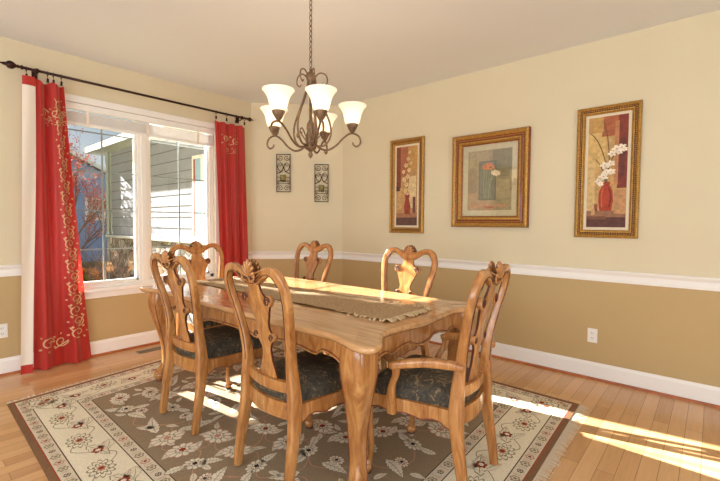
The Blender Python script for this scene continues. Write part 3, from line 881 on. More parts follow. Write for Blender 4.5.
for sx in (-1, 1):
    LX = LW if sx < 0 else 1.015
    for sy in (-1, 1):
        mb = MB(); ox, oy = sx * .7071, sy * .7071
        prf = [(zb, -.004, .066), (.69, .002, .070), (.64, .010, .074), (.58, .010, .071), (.50, .000, .061), (.40, -.018, .049), (.30, -.032, .0395), (.20, -.036, .034), (.13, -.028, .032), (.085, -.010, .035), (.06, .006, .036)]
        pth = cr([(sx * LX + ox * o, sy * LY + oy * o, z, a, a) for z, o, a in prf[::-1]], 6)
        mb.sweep(pth, n=28, p=4.2)
        # antiqued edge beads on the two side corners
        for (ex, ey) in ((sx, -sy), (-sx, sy)):
            mb.tube([(x + ex * a * .86, y + ey * b * .86, z) for x, y, z, a, b in pth if z < .62], .0028, 6, 1, ref=V((1, 0, 0)))
        mb.ball((sx * LX + ox * .020, sy * LY + oy * .020, .042), .044, 0, 16, (1.05, 1.05, .92))
        mb.tube([(sx * LX + ox * .012 + .046 * math.cos(a), sy * LY + oy * .012 + .046 * math.sin(a), .066 + .010 * math.cos(a * 2)) for a in [2 * PI * j / 20 for j in range(21)]], .006, 6, 0, ref=V((0, 0, 1)))
        mb.lathe([(.032, 0), (.034, .005), (.028, .012)], (sx * LX + ox * .020, sy * LY + oy * .020, 0), 16, 1)
        mb.build('leg', [M['wood'], M['wood_dark']], tb)

# runner
rn = tag(empty('table_runner', (2.1, -1.91, .76)), 'brown burlap table runner with tasselled ends lying along the table', 'table runner')
RI = Matrix.Translation((-2.1, 1.91, -.76))
x0, x1, y0, y1 = 1.11, 3.10, -2.10, -1.71
def rz_(x, y): return .7625 + .0022 * (1 + math.sin(9 * x + 4 * y)) + .0022 * (1 + math.sin(31 * x - 12 * y) * math.sin(17 * y)) + (.004 * max(0, math.sin(70 * x)) * math.exp(-((x - 2.85) / .2) ** 2) )
mb = MB(); nu, nv = 160, 26; vs = []
for j in range(nv + 1):
    for i in range(nu + 1):
        x = x0 + (x1 - x0) * i / nu; y = y0 + (y1 - y0) * j / nv + .008 * math.sin(2.1 * x + 1)
        if i == nu: x += .008 * math.sin(j * 1.3)
        vs.append((x, y, rz_(x, y)))
mb.add(vs, [(j * (nu + 1) + i, j * (nu + 1) + i + 1, (j + 1) * (nu + 1) + i + 1, (j + 1) * (nu + 1) + i) for j in range(nv) for i in range(nu)], 0, True)
mb.build('cloth', M['runner'], rn).matrix_parent_inverse = RI
mb = MB(); r3 = random.Random(3)
def tassel(x, y, dx, dy):
    z = rz_(x, y) + .003
    mb.tube([(x, y, z), (x + dx * .3, y + dy * .3, z + .003), (x + dx, y + dy, .7665 + .002)], [.0035, .0052, .0065], 6)
for j in range(19):
    y = y0 + .005 + (y1 - y0 - .01) * j / 18
    tassel(x1 - .004, y + .003, .045 + r3.uniform(-.01, .012), r3.uniform(-.016, .016)); tassel(x0 + .004, y + .012, -.04 + r3.uniform(-.006, .012), r3.uniform(-.012, .012))
for i in range(9):
    x = 2.86 + i * .03; tassel(x, y0 + .006 * math.sin(i), r3.uniform(-.008, .014), -.026 + r3.uniform(-.006, .006))
    tassel(x, y1, r3.uniform(-.008, .014), .022 + r3.uniform(-.006, .006))
t_ = mb.build('tassels', M['runner_edge'], rn); t_.matrix_parent_inverse = RI; t_['kind'] = 'stuff'

# ------------------------------------------------------------------ pictures
FI = {}
def picture(cx, cz, w, h, fw, matw, frame_mats, label, art, deep=.035, glass=False):
    root = tag(empty('framed_picture', (cx, 0, cz)), label, 'picture')
    mb = MB()
    # mitred moulding: profile (inset, depth)
    pr = [(0, .004), (0, deep * .75), (.006, deep * .9), (fw * .22, deep), (fw * .38, deep * .82), (fw * .5, deep * .70), (fw * .68, deep * .82), (fw * .8, deep * .80), (fw * .92, deep * .55), (fw, deep * .45), (fw, .004)]
    for k in range(len(pr) - 1):
        (a, da), (b, db) = pr[k], pr[k + 1]
        def R4(i_, d_): return [(-w / 2 + i_, -d_, -h / 2 + i_), (w / 2 - i_, -d_, -h / 2 + i_), (w / 2 - i_, -d_, h / 2 - i_), (-w / 2 + i_, -d_, h / 2 - i_)]
        A = R4(a, da); B = R4(b, db)
        for i in range(4):
            j = (i + 1) % 4; mb.add([A[i], A[j], B[j], B[i]], [(0, 1, 2, 3)], 2 if k in (4, 5) else (1 if k in (0, 1, 8, 9) else 0))
    # beading carved along the frame
    ib = fw * .5; pw, ph = w - 2 * ib, h - 2 * ib; st = .016
    for (ax, L_, fix) in (('h', pw, 1), ('h', pw, -1), ('v', ph, 1), ('v', ph, -1)):
        n_ = int(L_ / st)
        for i in range(n_):
            s_ = -L_ / 2 + L_ * (i + .5) / n_
            c = (s_, -deep * .74, fix * ph / 2) if ax == 'h' else (fix * pw / 2, -deep * .74, s_)
            r_ = st * .40; k8 = 6
            vs = [(c[0] + r_ * math.cos(2 * PI * j / k8), c[1], c[2] + r_ * math.sin(2 * PI * j / k8)) for j in range(k8)] + [(c[0], c[1] - r_, c[2])]
            mb.add(vs, [(j, (j + 1) % k8, k8) for j in range(k8)], 0, True)
    mb.build('frame', frame_mats, root)
    aw, ah = w - 2 * fw, h - 2 * fw
    mb = MB(); mb.box(-aw / 2, aw / 2, -.010, -.003, -ah / 2, ah / 2); mb.build('mat_board', M['mat_cream'] if glass else M['mat_board'], root)
    iw, ih = aw - 2 * matw, ah - 2 * matw
    mb = MB(); cols = []
    def idx(c):
        if c not in cols: cols.append(c)
        return cols.index(c)
    lay = [0]
    def A(u, v): return (-iw / 2 + iw * min(max(u, 0), 1), -.0112 - .00025 * lay[0], -ih / 2 + ih * min(max(v, 0), 1))
    def poly(pts, c): lay[0] += 1; mb.fan([A(*p) for p in pts], idx(c))
    def rect(a, b, c_, d, c): poly([(a, b), (c_, b), (c_, d), (a, d)], c)
    def line(pts, wd, c):
        lay[0] += 1; P = cr(pts, 6); L = []; R = []
        for i in range(len(P)):
            a = P[max(i - 1, 0)]; b = P[min(i + 1, len(P) - 1)]; dx, dy = (b[0] - a[0]) * iw, (b[1] - a[1]) * ih; l = math.hypot(dx, dy) or 1
            L.append(A(P[i][0] - dy / l * wd / 2 / iw, P[i][1] + dx / l * wd / 2 / ih)); R.append(A(P[i][0] + dy / l * wd / 2 / iw, P[i][1] - dx / l * wd / 2 / ih))
        n_ = len(P); mb.add(L + R, [(i, i + 1, n_ + i + 1, n_ + i) for i in range(n_ - 1)], idx(c))
    def blob(u, v, r, c, k=9, d=.25, ex=1.0, ey=1.0):
        lay[0] += 1; pts = []
        for i in range(k * 4):
            th = 2 * PI * i / (k * 4); rr_ = r * (1 - d + d * abs(math.sin(k * th / 2))); pts.append(A(u + rr_ * math.cos(th) * ex / iw, v + rr_ * math.sin(th) * ey / ih))
        mb.fan(pts, idx(c), A(u, v))
    art(rect, poly, line, blob)
    mats = []
    for c in cols:
        key = 'paint_%d_%d_%d' % c
        if key not in M: M[key] = plain(key, srgb(*c), .6, noise=.22, nscale=35)
        mats.append(M[key])
    mb.build('painting', mats, root)
    if glass:
        mb = MB(); mb.box(-aw / 2 + .001, aw / 2 - .001, -.0185, -.0170, -ah / 2 + .001, ah / 2 - .001); mb.build('glass', M['art_glass'], root)
    return root
def art_right(rect, poly, line, blob):
    rect(0, 0, 1, 1, (196, 158, 100)); rect(0, .55, .45, 1, (206, 172, 108)); rect(.35, .82, .85, 1, (168, 96, 62)); rect(.0, .86, .38, 1, (186, 146, 84))
    rect(.76, .35, 1, 1, (126, 54, 40)); rect(.68, .38, .78, .95, (186, 128, 84)); rect(.82, .45, .94, .8, (104, 52, 44))
    rect(0, 0, 1, .09, (92, 52, 46)); rect(0, .09, 1, .15, (150, 106, 78)); rect(0, .07, .5, .10, (120, 78, 56)); rect(.70, .12, 1, .34, (190, 142, 96)); rect(0, .15, .2, .6, (208, 176, 120))
    poly([(.34, .15), (.64, .15), (.68, .24), (.66, .33), (.58, .38), (.60, .41), (.38, .41), (.40, .38), (.32, .33), (.30, .24)], (168, 62, 36))
    line([(.40, .18), (.38, .27), (.42, .36)], .008, (196, 96, 60)); line([(.58, .18), (.62, .27), (.56, .36)], .010, (120, 36, 26))
    line([(.5, .4), (.45, .6), (.25, .78), (.05, .86)], .006, (92, 72, 44)); line([(.5, .4), (.55, .6), (.5, .8), (.40, .95)], .005, (92, 72, 44)); line([(.5, .4), (.56, .55), (.7, .66), (.9, .72)], .006, (110, 80, 50)); line([(.48, .4), (.35, .55), (.2, .62)], .005, (92, 72, 44))
    rect(.20, .15, .28, .21, (110, 60, 44)); rect(.12, .11, .22, .17, (206, 160, 110)); rect(.22, .17, .27, .20, (190, 80, 50))
    for u, v, r in ((.42, .46, .024), (.30, .42, .020), (.5, .50, .022), (.62, .50, .020), (.45, .56, .024), (.60, .575, .020), (.35, .395, .016), (.62, .66, .020), (.74, .70, .024), (.86, .71, .022), (.80, .67, .017), (.93, .69, .015)):
        blob(u, v, r * 1.45, (236, 222, 200), 5, .42, 1.1, .9); blob(u, v, r * .3, (206, 150, 90), 4)
def art_left(rect, poly, line, blob):
    rect(0, 0, 1, 1, (186, 146, 98)); rect(0, .48, .22, 1, (128, 70, 48)); rect(.2, .62, .55, 1, (168, 104, 74)); rect(.55, .7, 1, 1, (190, 146, 84)); rect(0, 0, 1, .10, (96, 66, 58)); rect(0, .10, 1, .16, (164, 116, 84))
    rect(.62, .22, .95, .62, (214, 190, 140)); rect(.05, .2, .3, .48, (198, 158, 104)); rect(.80, .16, .93, .36, (112, 66, 62)); rect(.0, .44, .18, .5, (96, 56, 46))
    poly([(.42, .14), (.66, .14), (.70, .24), (.62, .34), (.66, .39), (.42, .39), (.46, .34), (.38, .24)], (150, 66, 48))
    line([(.54, .38), (.5, .6), (.3, .75)], .005, (110, 84, 54)); line([(.54, .38), (.6, .65), (.62, .9)], .005, (110, 84, 54))
    for u, v, r in ((.45, .44, .022), (.62, .46, .020), (.5, .52, .022), (.7, .55, .018), (.4, .58, .020), (.56, .62, .022), (.36, .68, .018), (.62, .70, .020), (.48, .76, .020), (.7, .78, .018), (.58, .84, .018), (.66, .92, .015)):
        blob(u, v, r * 1.4, (222, 192, 140), 5, .4); blob(u, v, r * .35, (190, 140, 84), 4)
    blob(.55, .40, .018, (228, 170, 150), 5, .3)
def art_mid(rect, poly, line, blob):
    rect(0, 0, 1, 1, (160, 142, 104)); rect(.58, 0, 1, 1, (150, 136, 96)); rect(.58, .55, 1, 1, (128, 118, 82)); rect(0, 0, .6, .3, (176, 142, 100)); rect(.05, .72, .5, .98, (170, 150, 108)); rect(.66, .2, .95, .5, (166, 150, 108)); rect(0, .3, .2, .7, (150, 124, 88))
    rect(.26, .17, .66, .82, (84, 84, 68)); rect(.28, .185, .64, .805, (106, 106, 86)); rect(.0, .05, .9, .10, (188, 136, 92)); rect(.4, .03, .62, .07, (168, 84, 50))
    for x in (.40, .45, .50, .55): line([(x, .2), (x - .02, .4), (x + .01 * (x - .4) * 10, .66)], .006, (136, 146, 110))
    line([(.50, .2), (.52, .45), (.62, .60)], .006, (150, 160, 124))
    for u, v, c in ((.42, .72, (206, 120, 66)), (.49, .745, (206, 120, 66)), (.53, .71, (214, 134, 76))): blob(u, v, .036, c, 7, .35, 1.3, .8); blob(u, v, .012, (170, 70, 36), 5)
    for u, v in ((.63, .62), (.67, .60)): blob(u, v, .035, (232, 214, 170), 6, .35, 1.2, .8)  # pale blobs painted in as the chandelier lamp's reflection on the glass
picture(3.700, 1.687, .440, 1.045, .062, .022, [M['gold'], M['gold'], M['groove']], 'tall gold framed picture of white orchids in a red vase, rightmost on the wall', art_right)
picture(1.783, 1.680, .445, 1.035, .062, .022, [M['gold'], M['gold'], M['groove']], 'tall gold framed picture of pale flowers in a vase, leftmost on the wall', art_left)
picture(2.728, 1.685, .752, .892, .105, .055, [M['gold'], M['gold_red'], M['wood_dark']], 'large square gold framed picture of orange flowers with a painted-on lamp reflection, middle of the wall', art_mid, deep=.055, glass=True)

# ------------------------------------------------------------------ sconces on the angled corner wall
def sconce(cx, cy, z0, label):
    r = tag(empty('wall_sconce', (cx, cy, z0), PI / 4), label, 'sconce', 'iron candle sconces on the corner wall')
    w, h = .164, .46; d = -.030   # local -y points into the room
    mb = MB(); bt = .0045
    for x in (-w / 2, w / 2): mb.box(x - bt, x + bt, d - bt, d + bt, 0, h)
    for z in (0, h): mb.box(-w / 2 - bt, w / 2 + bt, d - bt, d + bt, z - bt, z + bt)
    for z in (.10, .18): mb.tube([(-w / 2, d, z), (w / 2, d, z)], .003, 6)
    for (x, z) in ((-.06, .09), (.06, .09), (-.06, .40), (.06, .40)): mb.tube([(x, 0, z), (x, d, z)], .0035, 6)
    def spiral(cx_, cz, r_, a0, turns, sg):
        return [(cx_ + r_ * (1 - .8 * j / 24) * math.cos(a0 + sg * j / 24 * turns * 2 * PI), d, cz + r_ * (1 - .8 * j / 24) * math.sin(a0 + sg * j / 24 * turns * 2 * PI)) for j in range(25)]
    for s in (-1, 1):
        a_s = 0 if s > 0 else PI
        mb.tube(spiral(s * .040, .043, .036, a_s, 1.4, s), .0034, 6)
        mb.tube(spiral(s * .040, h - .043, .036, a_s, 1.4, -s), .0034, 6)
        mb.tube(spiral(s * .048, h - .125, .028, PI / 2, 1.2, s), .0034, 6)
        mb.tube(cr([(s * .078, d, h - .125), (s * .06, d, h - .19), (s * .025, d, h - .205), (s * .004, d, h - .16), (s * .02, d, h - .11)], 5), .0045, 6)
        mb.tube(cr([(s * .004, d, h - .165), (s * .02, d, h - .205), (s * .05, d, h - .225), (s * .08, d, h - .235)], 5), .0050, 6)
        mb.tube(spiral(s * .055, .125, .022, -PI / 2, 1.1, s), .003, 6)
    mb.build('scrollwork', M['iron'], r)
    mb = MB(); mb.tube([(0, d, .12), (0, d - .035, .118), (0, d - .055, .125)], .005, 6); mb.lathe([(.0001, .122), (.036, .122), (.040, .130), (.034, .128), (.0001, .128)], (0, d - .055, 0), 16)
    mb.build('candle_plate', M['iron'], r)
    mb = MB(); mb.lathe([(.0001, .129), (.030, .129), (.034, .150), (.038, .200), (.035, .200), (.031, .152), (.027, .134), (.0001, .134)], (0, d - .055, 0), 18)
    mb.build('glass_cup', M['cup'], r); 
    mb = MB(); mb.lathe([(.0001, .135), (.022, .135), (.022, .168), (.0001, .170)], (0, d - .055, 0), 14); mb.build('candle', M['candle'], r)
m, nt, b = new_mat('amber_glass'); b.inputs['Base Color'].default_value = srgb(150, 140, 84); b.inputs['Roughness'].default_value = .2; b.inputs['Alpha'].default_value = .75; M['cup'] = m
M['candle'] = plain('candle_wax', srgb(206, 190, 130), .6)
sconce(.279, -.521, 1.652, 'iron scroll candle sconce on the corner wall, left and higher of the pair')
sconce(.612, -.188, 1.534, 'iron scroll candle sconce on the corner wall, right and lower of the pair')

# ------------------------------------------------------------------ outlets, vent
def outlet(loc, rz, label):
    r = tag(empty('wall_outlet', loc, rz), label, 'outlet')
    mb = MB(); mb.box(-.036, .036, -.006, 0, -.058, .058); mb.build('cover_plate', M['outlet'], r, bevel=.003)
    for z in (-.021, .021):
        mb = MB(); mb.box(-.017, .017, -.009, -.005, z - .014, z + .014, 0)
        for x in (-.007, .007): mb.box(x - .0012, x + .0012, -.0094, -.0088, z - .003, z + .008, 1)
        mb.box(-.002, .002, -.0094, -.0088, z - .010, z - .006, 1)
        mb.build('socket', [M['outlet'], M['slot']], r)
outlet((3.633, 0, .360), 0, 'white wall outlet low on the tan back wall at right')
outlet((0, -3.185, .368), PI / 2, 'white wall outlet at the left picture edge beside the curtain')
vt = tag(empty('floor_vent', (.20, -2.08, 0)), 'metal floor register beside the baseboard under the window', 'vent')
mb = MB(); mb.box(-.055, .055, -.15, .15, 0.0005, .004); mb.build('frame', M['bronze_vent'] if 'bronze_vent' in M else plain('vent_metal', srgb(150, 136, 112), .5, metal=.3), vt, bevel=.001)
mb = MB()
for k in range(18): mb.box(-.042, .042, -.138 + k * .0155, -.130 + k * .0155, .004, .0046)
mb.build('grille', M['slot'], vt)

# ------------------------------------------------------------------ chandelier
CX, CY = 2.471, -2.050
ch = tag(empty('chandelier', (CX, CY, H)), 'bronze scroll chandelier with five frosted bell shades hanging above the table', 'chandelier')
def cb(mb, name, mat, parent=ch, inv=True):
    o = mb.build(name, mat, parent)
    if parent is ch: o.matrix_parent_inverse = Matrix.Translation((-CX, -CY, -H))
    return o
def c3(r, th, z): return (CX + r * math.cos(th), CY + r * math.sin(th), z)
mb = MB(); mb.lathe([(.0001, H - .001), (.062, H - .001), (.062, H - .010), (.048, H - .022), (.018, H - .03), (.0001, H - .03)], (CX, CY, 0), 20); cb(mb, 'canopy', M['bronze'])
mb = MB(); z = H - .028; k = 0
while z > 2.20:
    pts = []
    for j in range(13):
        a = 2 * PI * j / 12; lx, lz = .0085 * math.cos(a), .019 * math.sin(a)
        pts.append((CX + (lx if k % 2 else 0), CY + (0 if k % 2 else lx), z - .019 + lz))
    mb.tube(pts, .0030, 6, ref=V((0, 1, 0)) if k % 2 else V((1, 0, 0)), cap=False); z -= .031; k += 1
cb(mb, 'chain', M['bronze'])
mb = MB(); mb.lathe([(.0001, 2.205), (.006, 2.203), (.008, 2.195), (.005, 2.185), (.022, 2.180), (.030, 2.165), (.026, 2.140), (.020, 2.125), (.026, 2.110), (.014, 2.095), (.009, 2.08), (.009, 1.90), (.014, 1.885), (.022, 1.875), (.026, 1.845), (.020, 1.83), (.030, 1.80), (.033, 1.77), (.026, 1.745), (.034, 1.735), (.036, 1.722), (.020, 1.712), (.012, 1.705), (.009, 1.697), (.015, 1.688), (.012, 1.676), (.005, 1.668), (.0001, 1.658)], (CX, CY, 0), 20)
cb(mb, 'column', M['bronze'])
bear = math.atan2(.656, .755)   # camera right direction
ARMS = [(-30, .272), (-79, .292), (-166, .280), (119, .292), (50, .258)]   # hand-bent arms, slightly uneven
for deg, ar in ARMS:
    th = math.radians(deg); af = ar / .264
    def R3(pts): return [c3(r, th, z) for r, z in pts]
    ref = V((-math.sin(th), math.cos(th), 0))
    mb = MB()
    P = cr([(.026, 1.755), (.060, 1.722), (.110, 1.712), (.160, 1.738), (.208, 1.785), (.256, 1.815), (.304, 1.800), (.318, 1.762), (.296, 1.736), (.272, 1.745), (.268, 1.760)], 7)
    P = [(a_ * af, b_ + .010 * min(1, a_ / .2)) for a_, b_ in P]; n_ = len(P); mb.tube(R3(P), [.0062 - .003 * max(0, i / n_ - .6) for i in range(n_)], 8, ref=ref)
    # inner small curl
    P = cr([(.030, 1.770), (.055, 1.800), (.080, 1.830), (.100, 1.822), (.098, 1.800), (.084, 1.806)], 6); mb.tube(R3(P), .0038, 6, ref=ref)
    cb(mb, 'arm', M['bronze'])
    mb = MB()   # cage rod with the top curl
    P = cr([(.020, 2.135), (.030, 2.090), (.055, 2.020), (.095, 1.940), (.122, 1.865), (.120, 1.795), (.085, 1.745), (.034, 1.738)], 7)
    mb.tube(R3(P), .0062, 8, ref=ref)
    P = cr([(.018, 2.120), (.030, 2.158), (.060, 2.182), (.094, 2.170), (.102, 2.130), (.082, 2.108), (.070, 2.120)], 7)
    mb.tube(R3(P), .0044, 7, ref=ref)
    cb(mb, 'cage_rod', M['bronze'])
    lx, ly, _ = c3(ar, th, 0); up = .010
    mb = MB(); mb.lathe([(.0001, 1.812), (.010, 1.812), (.012, 1.822), (.018, 1.830), (.034, 1.860), (.037, 1.872), (.034, 1.874), (.0001, 1.868)], (lx, ly, up), 18); cup = cb(mb, 'shade_holder', M['bronze'])
    mb = MB(); pr = [(.030, 1.866), (.038, 1.872), (.046, 1.890), (.051, 1.912), (.057, 1.935), (.067, 1.957), (.080, 1.975), (.088, 1.984), (.087, 1.988), (.084, 1.986), (.076, 1.976), (.063, 1.957), (.053, 1.935), (.047, 1.912), (.042, 1.890), (.034, 1.876), (.026, 1.870)]
    mb.lathe(pr, (lx, ly, up), 28); cb(mb, 'lamp_shade', M['shade'])
    mb = MB(); mb.ball((lx, ly, 1.925), .022, 0, 12, (1, 1, 1.3)); mb.lathe([(.012, 1.868), (.012, 1.892)], (lx, ly, up), 10); cb(mb, 'bulb', M['bulb'])

# ------------------------------------------------------------------ outdoors
M['siding'] = plain('pale_siding', srgb(150, 154, 168), .7, noise=.06, nscale=8)
M['soffit'] = plain('soffit', srgb(176, 180, 172), .8)
M['shingle'] = plain('roof_shingles', srgb(96, 92, 90), .9, noise=.3, nscale=20)
M['blue'] = plain('blue_siding', srgb(138, 168, 212), .8, noise=.08, nscale=3)
M['grass'] = plain('lawn_grass', srgb(120, 120, 80), .95, noise=.3, nscale=4)
M['street'] = plain('asphalt', srgb(120, 124, 132), .9, noise=.15, nscale=6)
M['bark'] = plain('bark', srgb(96, 78, 72), .9, noise=.3, nscale=20)
M['leaf_r'] = plain('red_leaves', srgb(186, 96, 76), .8, noise=.2, nscale=9)
M['leaf_g'] = plain('shrub_leaves', srgb(110, 116, 52), .8, noise=.35, nscale=9)
M['leaf_o'] = plain('orange_leaves', srgb(206, 126, 50), .8, noise=.3, nscale=9)
M['red_trim'] = plain('red_shutter', srgb(170, 60, 48), .6)
def stone_mat():
    m, nt, b = new_mat('stone_veneer')
    tc = N(nt, 'ShaderNodeTexCoord'); v = N(nt, 'ShaderNodeTexVoronoi', Scale=5.5); nt.links.new(tc.outputs['Object'], v.inputs['Vector'])
    v2 = N(nt, 'ShaderNodeTexVoronoi', Scale=5.5, feature='DISTANCE_TO_EDGE'); nt.links.new(tc.outputs['Object'], v2.inputs['Vector'])
    r = N(nt, 'ShaderNodeValToRGB'); e = r.color_ramp.elements; e[0].position = .0; e[0].color = srgb(134, 128, 124); e[1].color = srgb(214, 208, 202)
    x = e.new(.5); x.color = srgb(168, 156, 142)
    sp_ = N(nt, 'ShaderNodeSeparateColor'); nt.links.new(v.outputs['Color'], sp_.inputs[0]); nt.links.new(sp_.outputs[0], r.inputs['Fac'])
    lt = N(nt, 'ShaderNodeMath', operation='LESS_THAN'); lt.inputs[1].default_value = .045; nt.links.new(v2.outputs['Distance'], lt.inputs[0])
    mx = N(nt, 'ShaderNodeMix', data_type='RGBA'); mx.inputs[7].default_value = srgb(84, 80, 78)
    nt.links.new(lt.outputs[0], mx.inputs[0]); nt.links.new(r.outputs['Color'], mx.inputs[6]); nt.links.new(mx.outputs[2], b.inputs['Base Color'])
    b.inputs['Roughness'].default_value = .9
    bp = N(nt, 'ShaderNodeBump', Strength=.8, Distance=.03); nt.links.new(v2.outputs['Distance'], bp.inputs['Height']); nt.links.new(bp.outputs['Normal'], b.inputs['Normal'])
    return m
M['stone'] = stone_mat()
GZ = -.30
mb = MB(); mb.add([(-45, -30, GZ), (-.15, -30, GZ), (-.15, 25, GZ), (-45, 25, GZ)], [(0, 1, 2, 3)]); struct(mb.build('ground', M['grass']))
mb = MB(); mb.add([(-11.5, -30, GZ + .02), (-8.2, -30, GZ + .02), (-8.2, 25, GZ + .02), (-11.5, 25, GZ + .02)], [(0, 1, 2, 3)]); struct(mb.build('road', M['street']))
# wing of the house next to the window
wg = tag(empty('house_wing', (-3.5, -.3, GZ)), 'pale lap-sided house wing with stone base seen through the window', 'house wing')
WI = Matrix.Translation((3.5, .3, -GZ))
X0, X1, Y0 = -6.55, -.20, -.30
mb = MB(); z = .95; st = .205
while z < 2.9:
    z2 = min(z + st, 2.9)
    mb.add([(X0, Y0 - .007, z), (X1, Y0 - .007, z), (X1, Y0, z2), (X0, Y0, z2), (X0, Y0 + .0, z), (X1, Y0 + .0, z)], [(0, 1, 2, 3)], 0)
    mb.box(X0, X1, Y0 - .008, Y0, z - .004, z + .008, 1)
    z += st
mb.box(X0, X1, Y0 + .001, Y0 + 3.0, .90, 2.9)
mb.build('siding', [M['siding'], plain('lap_joint', srgb(92, 94, 104), .8)], wg).matrix_parent_inverse = WI
mb = MB(); mb.box(X0 - .01, X0 + .09, Y0 - .035, Y0 + .06, .95, 2.9); mb.build('corner_board', M['muntin'], wg, bevel=.004).matrix_parent_inverse = WI
mb = MB(); mb.box(X0 - .05, X1, Y0 - .06, Y0 + .3, GZ, .90); mb.build('stone_base', M['stone'], wg).matrix_parent_inverse = WI
mb = MB(); mb.box(X0 - .10, X1, Y0 - .11, Y0 + .05, .90, .95); mb.build('stone_cap', M['vinyl'], wg, bevel=.01).matrix_parent_inverse = WI
mb = MB()
mb.add([(X0 - .55, Y0 - .30, 2.90), (X1, Y0 - .30, 2.90), (X1, Y0 + 3.0, 2.90), (X0 - .55, Y0 + 3.0, 2.90)], [(0, 1, 2, 3)], 0)
mb.add([(X0 - .62, Y0 - .36, 3.05), (X1, Y0 - .36, 3.05), (X1, Y0 + 1.8, 4.3), (X0 - .62 + 1.6, Y0 + 1.8, 4.3)], [(0, 1, 2, 3)], 1)
mb.add([(X0 - .62, Y0 - .36, 3.05), (X0 - .62 + 1.6, Y0 + 1.8, 4.3), (X0 - .62, Y0 + 4, 3.05)], [(0, 1, 2)], 1)
mb.box(X0 - .60, X1, Y0 - .36, Y0 - .28, 2.90, 3.04, 2); mb.box(X0 - .63, X0 - .55, Y0 - .36, Y0 + 3, 2.90, 3.04, 2)
mb.build('roof', [M['soffit'], M['shingle'], M['soffit']], wg).matrix_parent_inverse = WI
mb = MB(); mb.tube([(X0 + .02, Y0 - .07, GZ), (X0 + .02, Y0 - .07, 2.9)], .035, 8); mb.build('downspout', M['muntin'], wg).matrix_parent_inverse = WI
mb = MB(); mb.box(-2.46, -2.10, Y0 - .035, Y0 - .005, .97, 2.40, 0); mb.box(-2.40, -2.34, Y0 - .04, Y0 - .03, 1.02, 2.34, 1); mb.box(-2.34, -2.16, Y0 - .04, Y0 - .03, 1.02, 2.34, 2)
mb.build('window', [M['vinyl'], M['red_trim'], plain('pale_window_pane', srgb(150, 186, 214), .2)], wg).matrix_parent_inverse = WI
# neighbours across the street
def house(name, x, y0, y1, zE, zP, depth, mat, label, wins):
    r = tag(empty(name, (x, (y0 + y1) / 2, GZ)), label, 'house'); inv = Matrix.Translation((-x, -(y0 + y1) / 2, -GZ)); yc = (y0 + y1) / 2
    mb = MB(); mb.box(x - depth, x, y0, y1, GZ, zE); mb.add([(x, y0, zE), (x, y1, zE), (x, yc, zP)], [(0, 1, 2)]); mb.add([(x - depth, y0, zE), (x - depth, y1, zE), (x - depth, yc, zP)], [(0, 1, 2)])
    mb.build('wall', mat, r).matrix_parent_inverse = inv
    mb = MB(); e = .45; sl = (zP - zE) / (yc - y0)
    for s, ya in ((-1, y0), (1, y1)):
        ye = ya + s * e; ze = zE - sl * e
        a = [(x + .4, ye, ze), (x + .4, yc, zP), (x - depth, yc, zP), (x - depth, ye, ze)]; t = .14
        vs = a + [(p, q_, w_ + t) for p, q_, w_ in a]
        mb.add(vs, [(0, 1, 2, 3), (7, 6, 5, 4), (0, 3, 7, 4)], 0); mb.add(vs, [(0, 4, 5, 1)], 1)
    mb.build('roof', [M['shingle'], M['vinyl']], r).matrix_parent_inverse = inv
    for (a, b_, c, d) in wins:
        mb = MB(); mb.box(x, x + .06, a - .09, b_ + .09, c - .09, d + .09); f = mb.build('window', M['vinyl'], r); f.matrix_parent_inverse = inv
        mb = MB(); mb.box(x + .06, x + .07, a, b_, c, d); mb.build('pane', M['pane_far'], f)
M['pane_far'] = plain('far_window_pane', srgb(176, 200, 206), .25)
house('neighbour_house', -14, -4.6, 2.3, 2.9, 4.7, 7, M['blue'], 'blue gabled house across the street seen through the left window pane', [(1.25, 1.75, 1.4, 2.1), (-.2, .5, 1.3, 2.2), (0.0, .6, -.1, .8)])
house('neighbour_house', -22.5, 3.2, 10.0, 2.6, 4.4, 6, M['blue'], 'second blue house farther down the street beside the wing corner', [(4.0, 5.0, .9, 2.0)])
# bare tree with a few red leaves
tr = tag(empty('tree', (-7.6, -.95, GZ)), 'bare young tree with a few reddish leaves outside the left pane', 'tree')
rt = random.Random(21); TI = Matrix.Translation((7.6, .95, -GZ)); mb = MB(); tips = []
def branch(p, d, L, r, lv):
    pts = [p]; n_ = 4
    for i in range(n_):
        d = (d + V((rt.uniform(-.12, .12), rt.uniform(-.12, .12), .05))).normalized(); p = p + d * (L / n_); pts.append(p)
    mb.tube([tuple(x_) for x_ in pts], [r * (1 - .45 * i / n_) for i in range(n_ + 1)], 5 if lv > 1 else 7)
    if lv > 1: tips.extend(pts[1:])
    if lv < 4:
        for i in range(5 if lv < 2 else 4):
            a = rt.uniform(0, 2 * PI); nd = (d * rt.uniform(.7, 1.1) + V((math.cos(a), math.sin(a), .25)) * rt.uniform(.5, .85)).normalized()
            branch(pts[rt.randint(1, n_)], nd, L * rt.uniform(.55, .75), r * .5, lv + 1)
branch(V((-7.6, -.95, GZ)), V((.02, .02, 1)), 1.75, .05, 0)
mb.build('trunk', M['bark'], tr).matrix_parent_inverse = TI
mb = MB()
def leafq(mbx, p, s, r_):
    a = V((r_.uniform(-1, 1), r_.uniform(-1, 1), r_.uniform(-1, 1))).normalized(); b_ = a.cross(V((r_.uniform(-1, 1), r_.uniform(-1, 1), r_.uniform(-1, 1)))).normalized()
    mbx.add([p - a * s, p + b_ * s * .5, p + a * s, p - b_ * s * .5], [(0, 1, 2, 3)])
for p in tips:
    if rt.random() < .95: leafq(mb, p + V((rt.uniform(-.05, .05), rt.uniform(-.05, .05), rt.uniform(-.05, .05))), rt.uniform(.025, .045), rt)
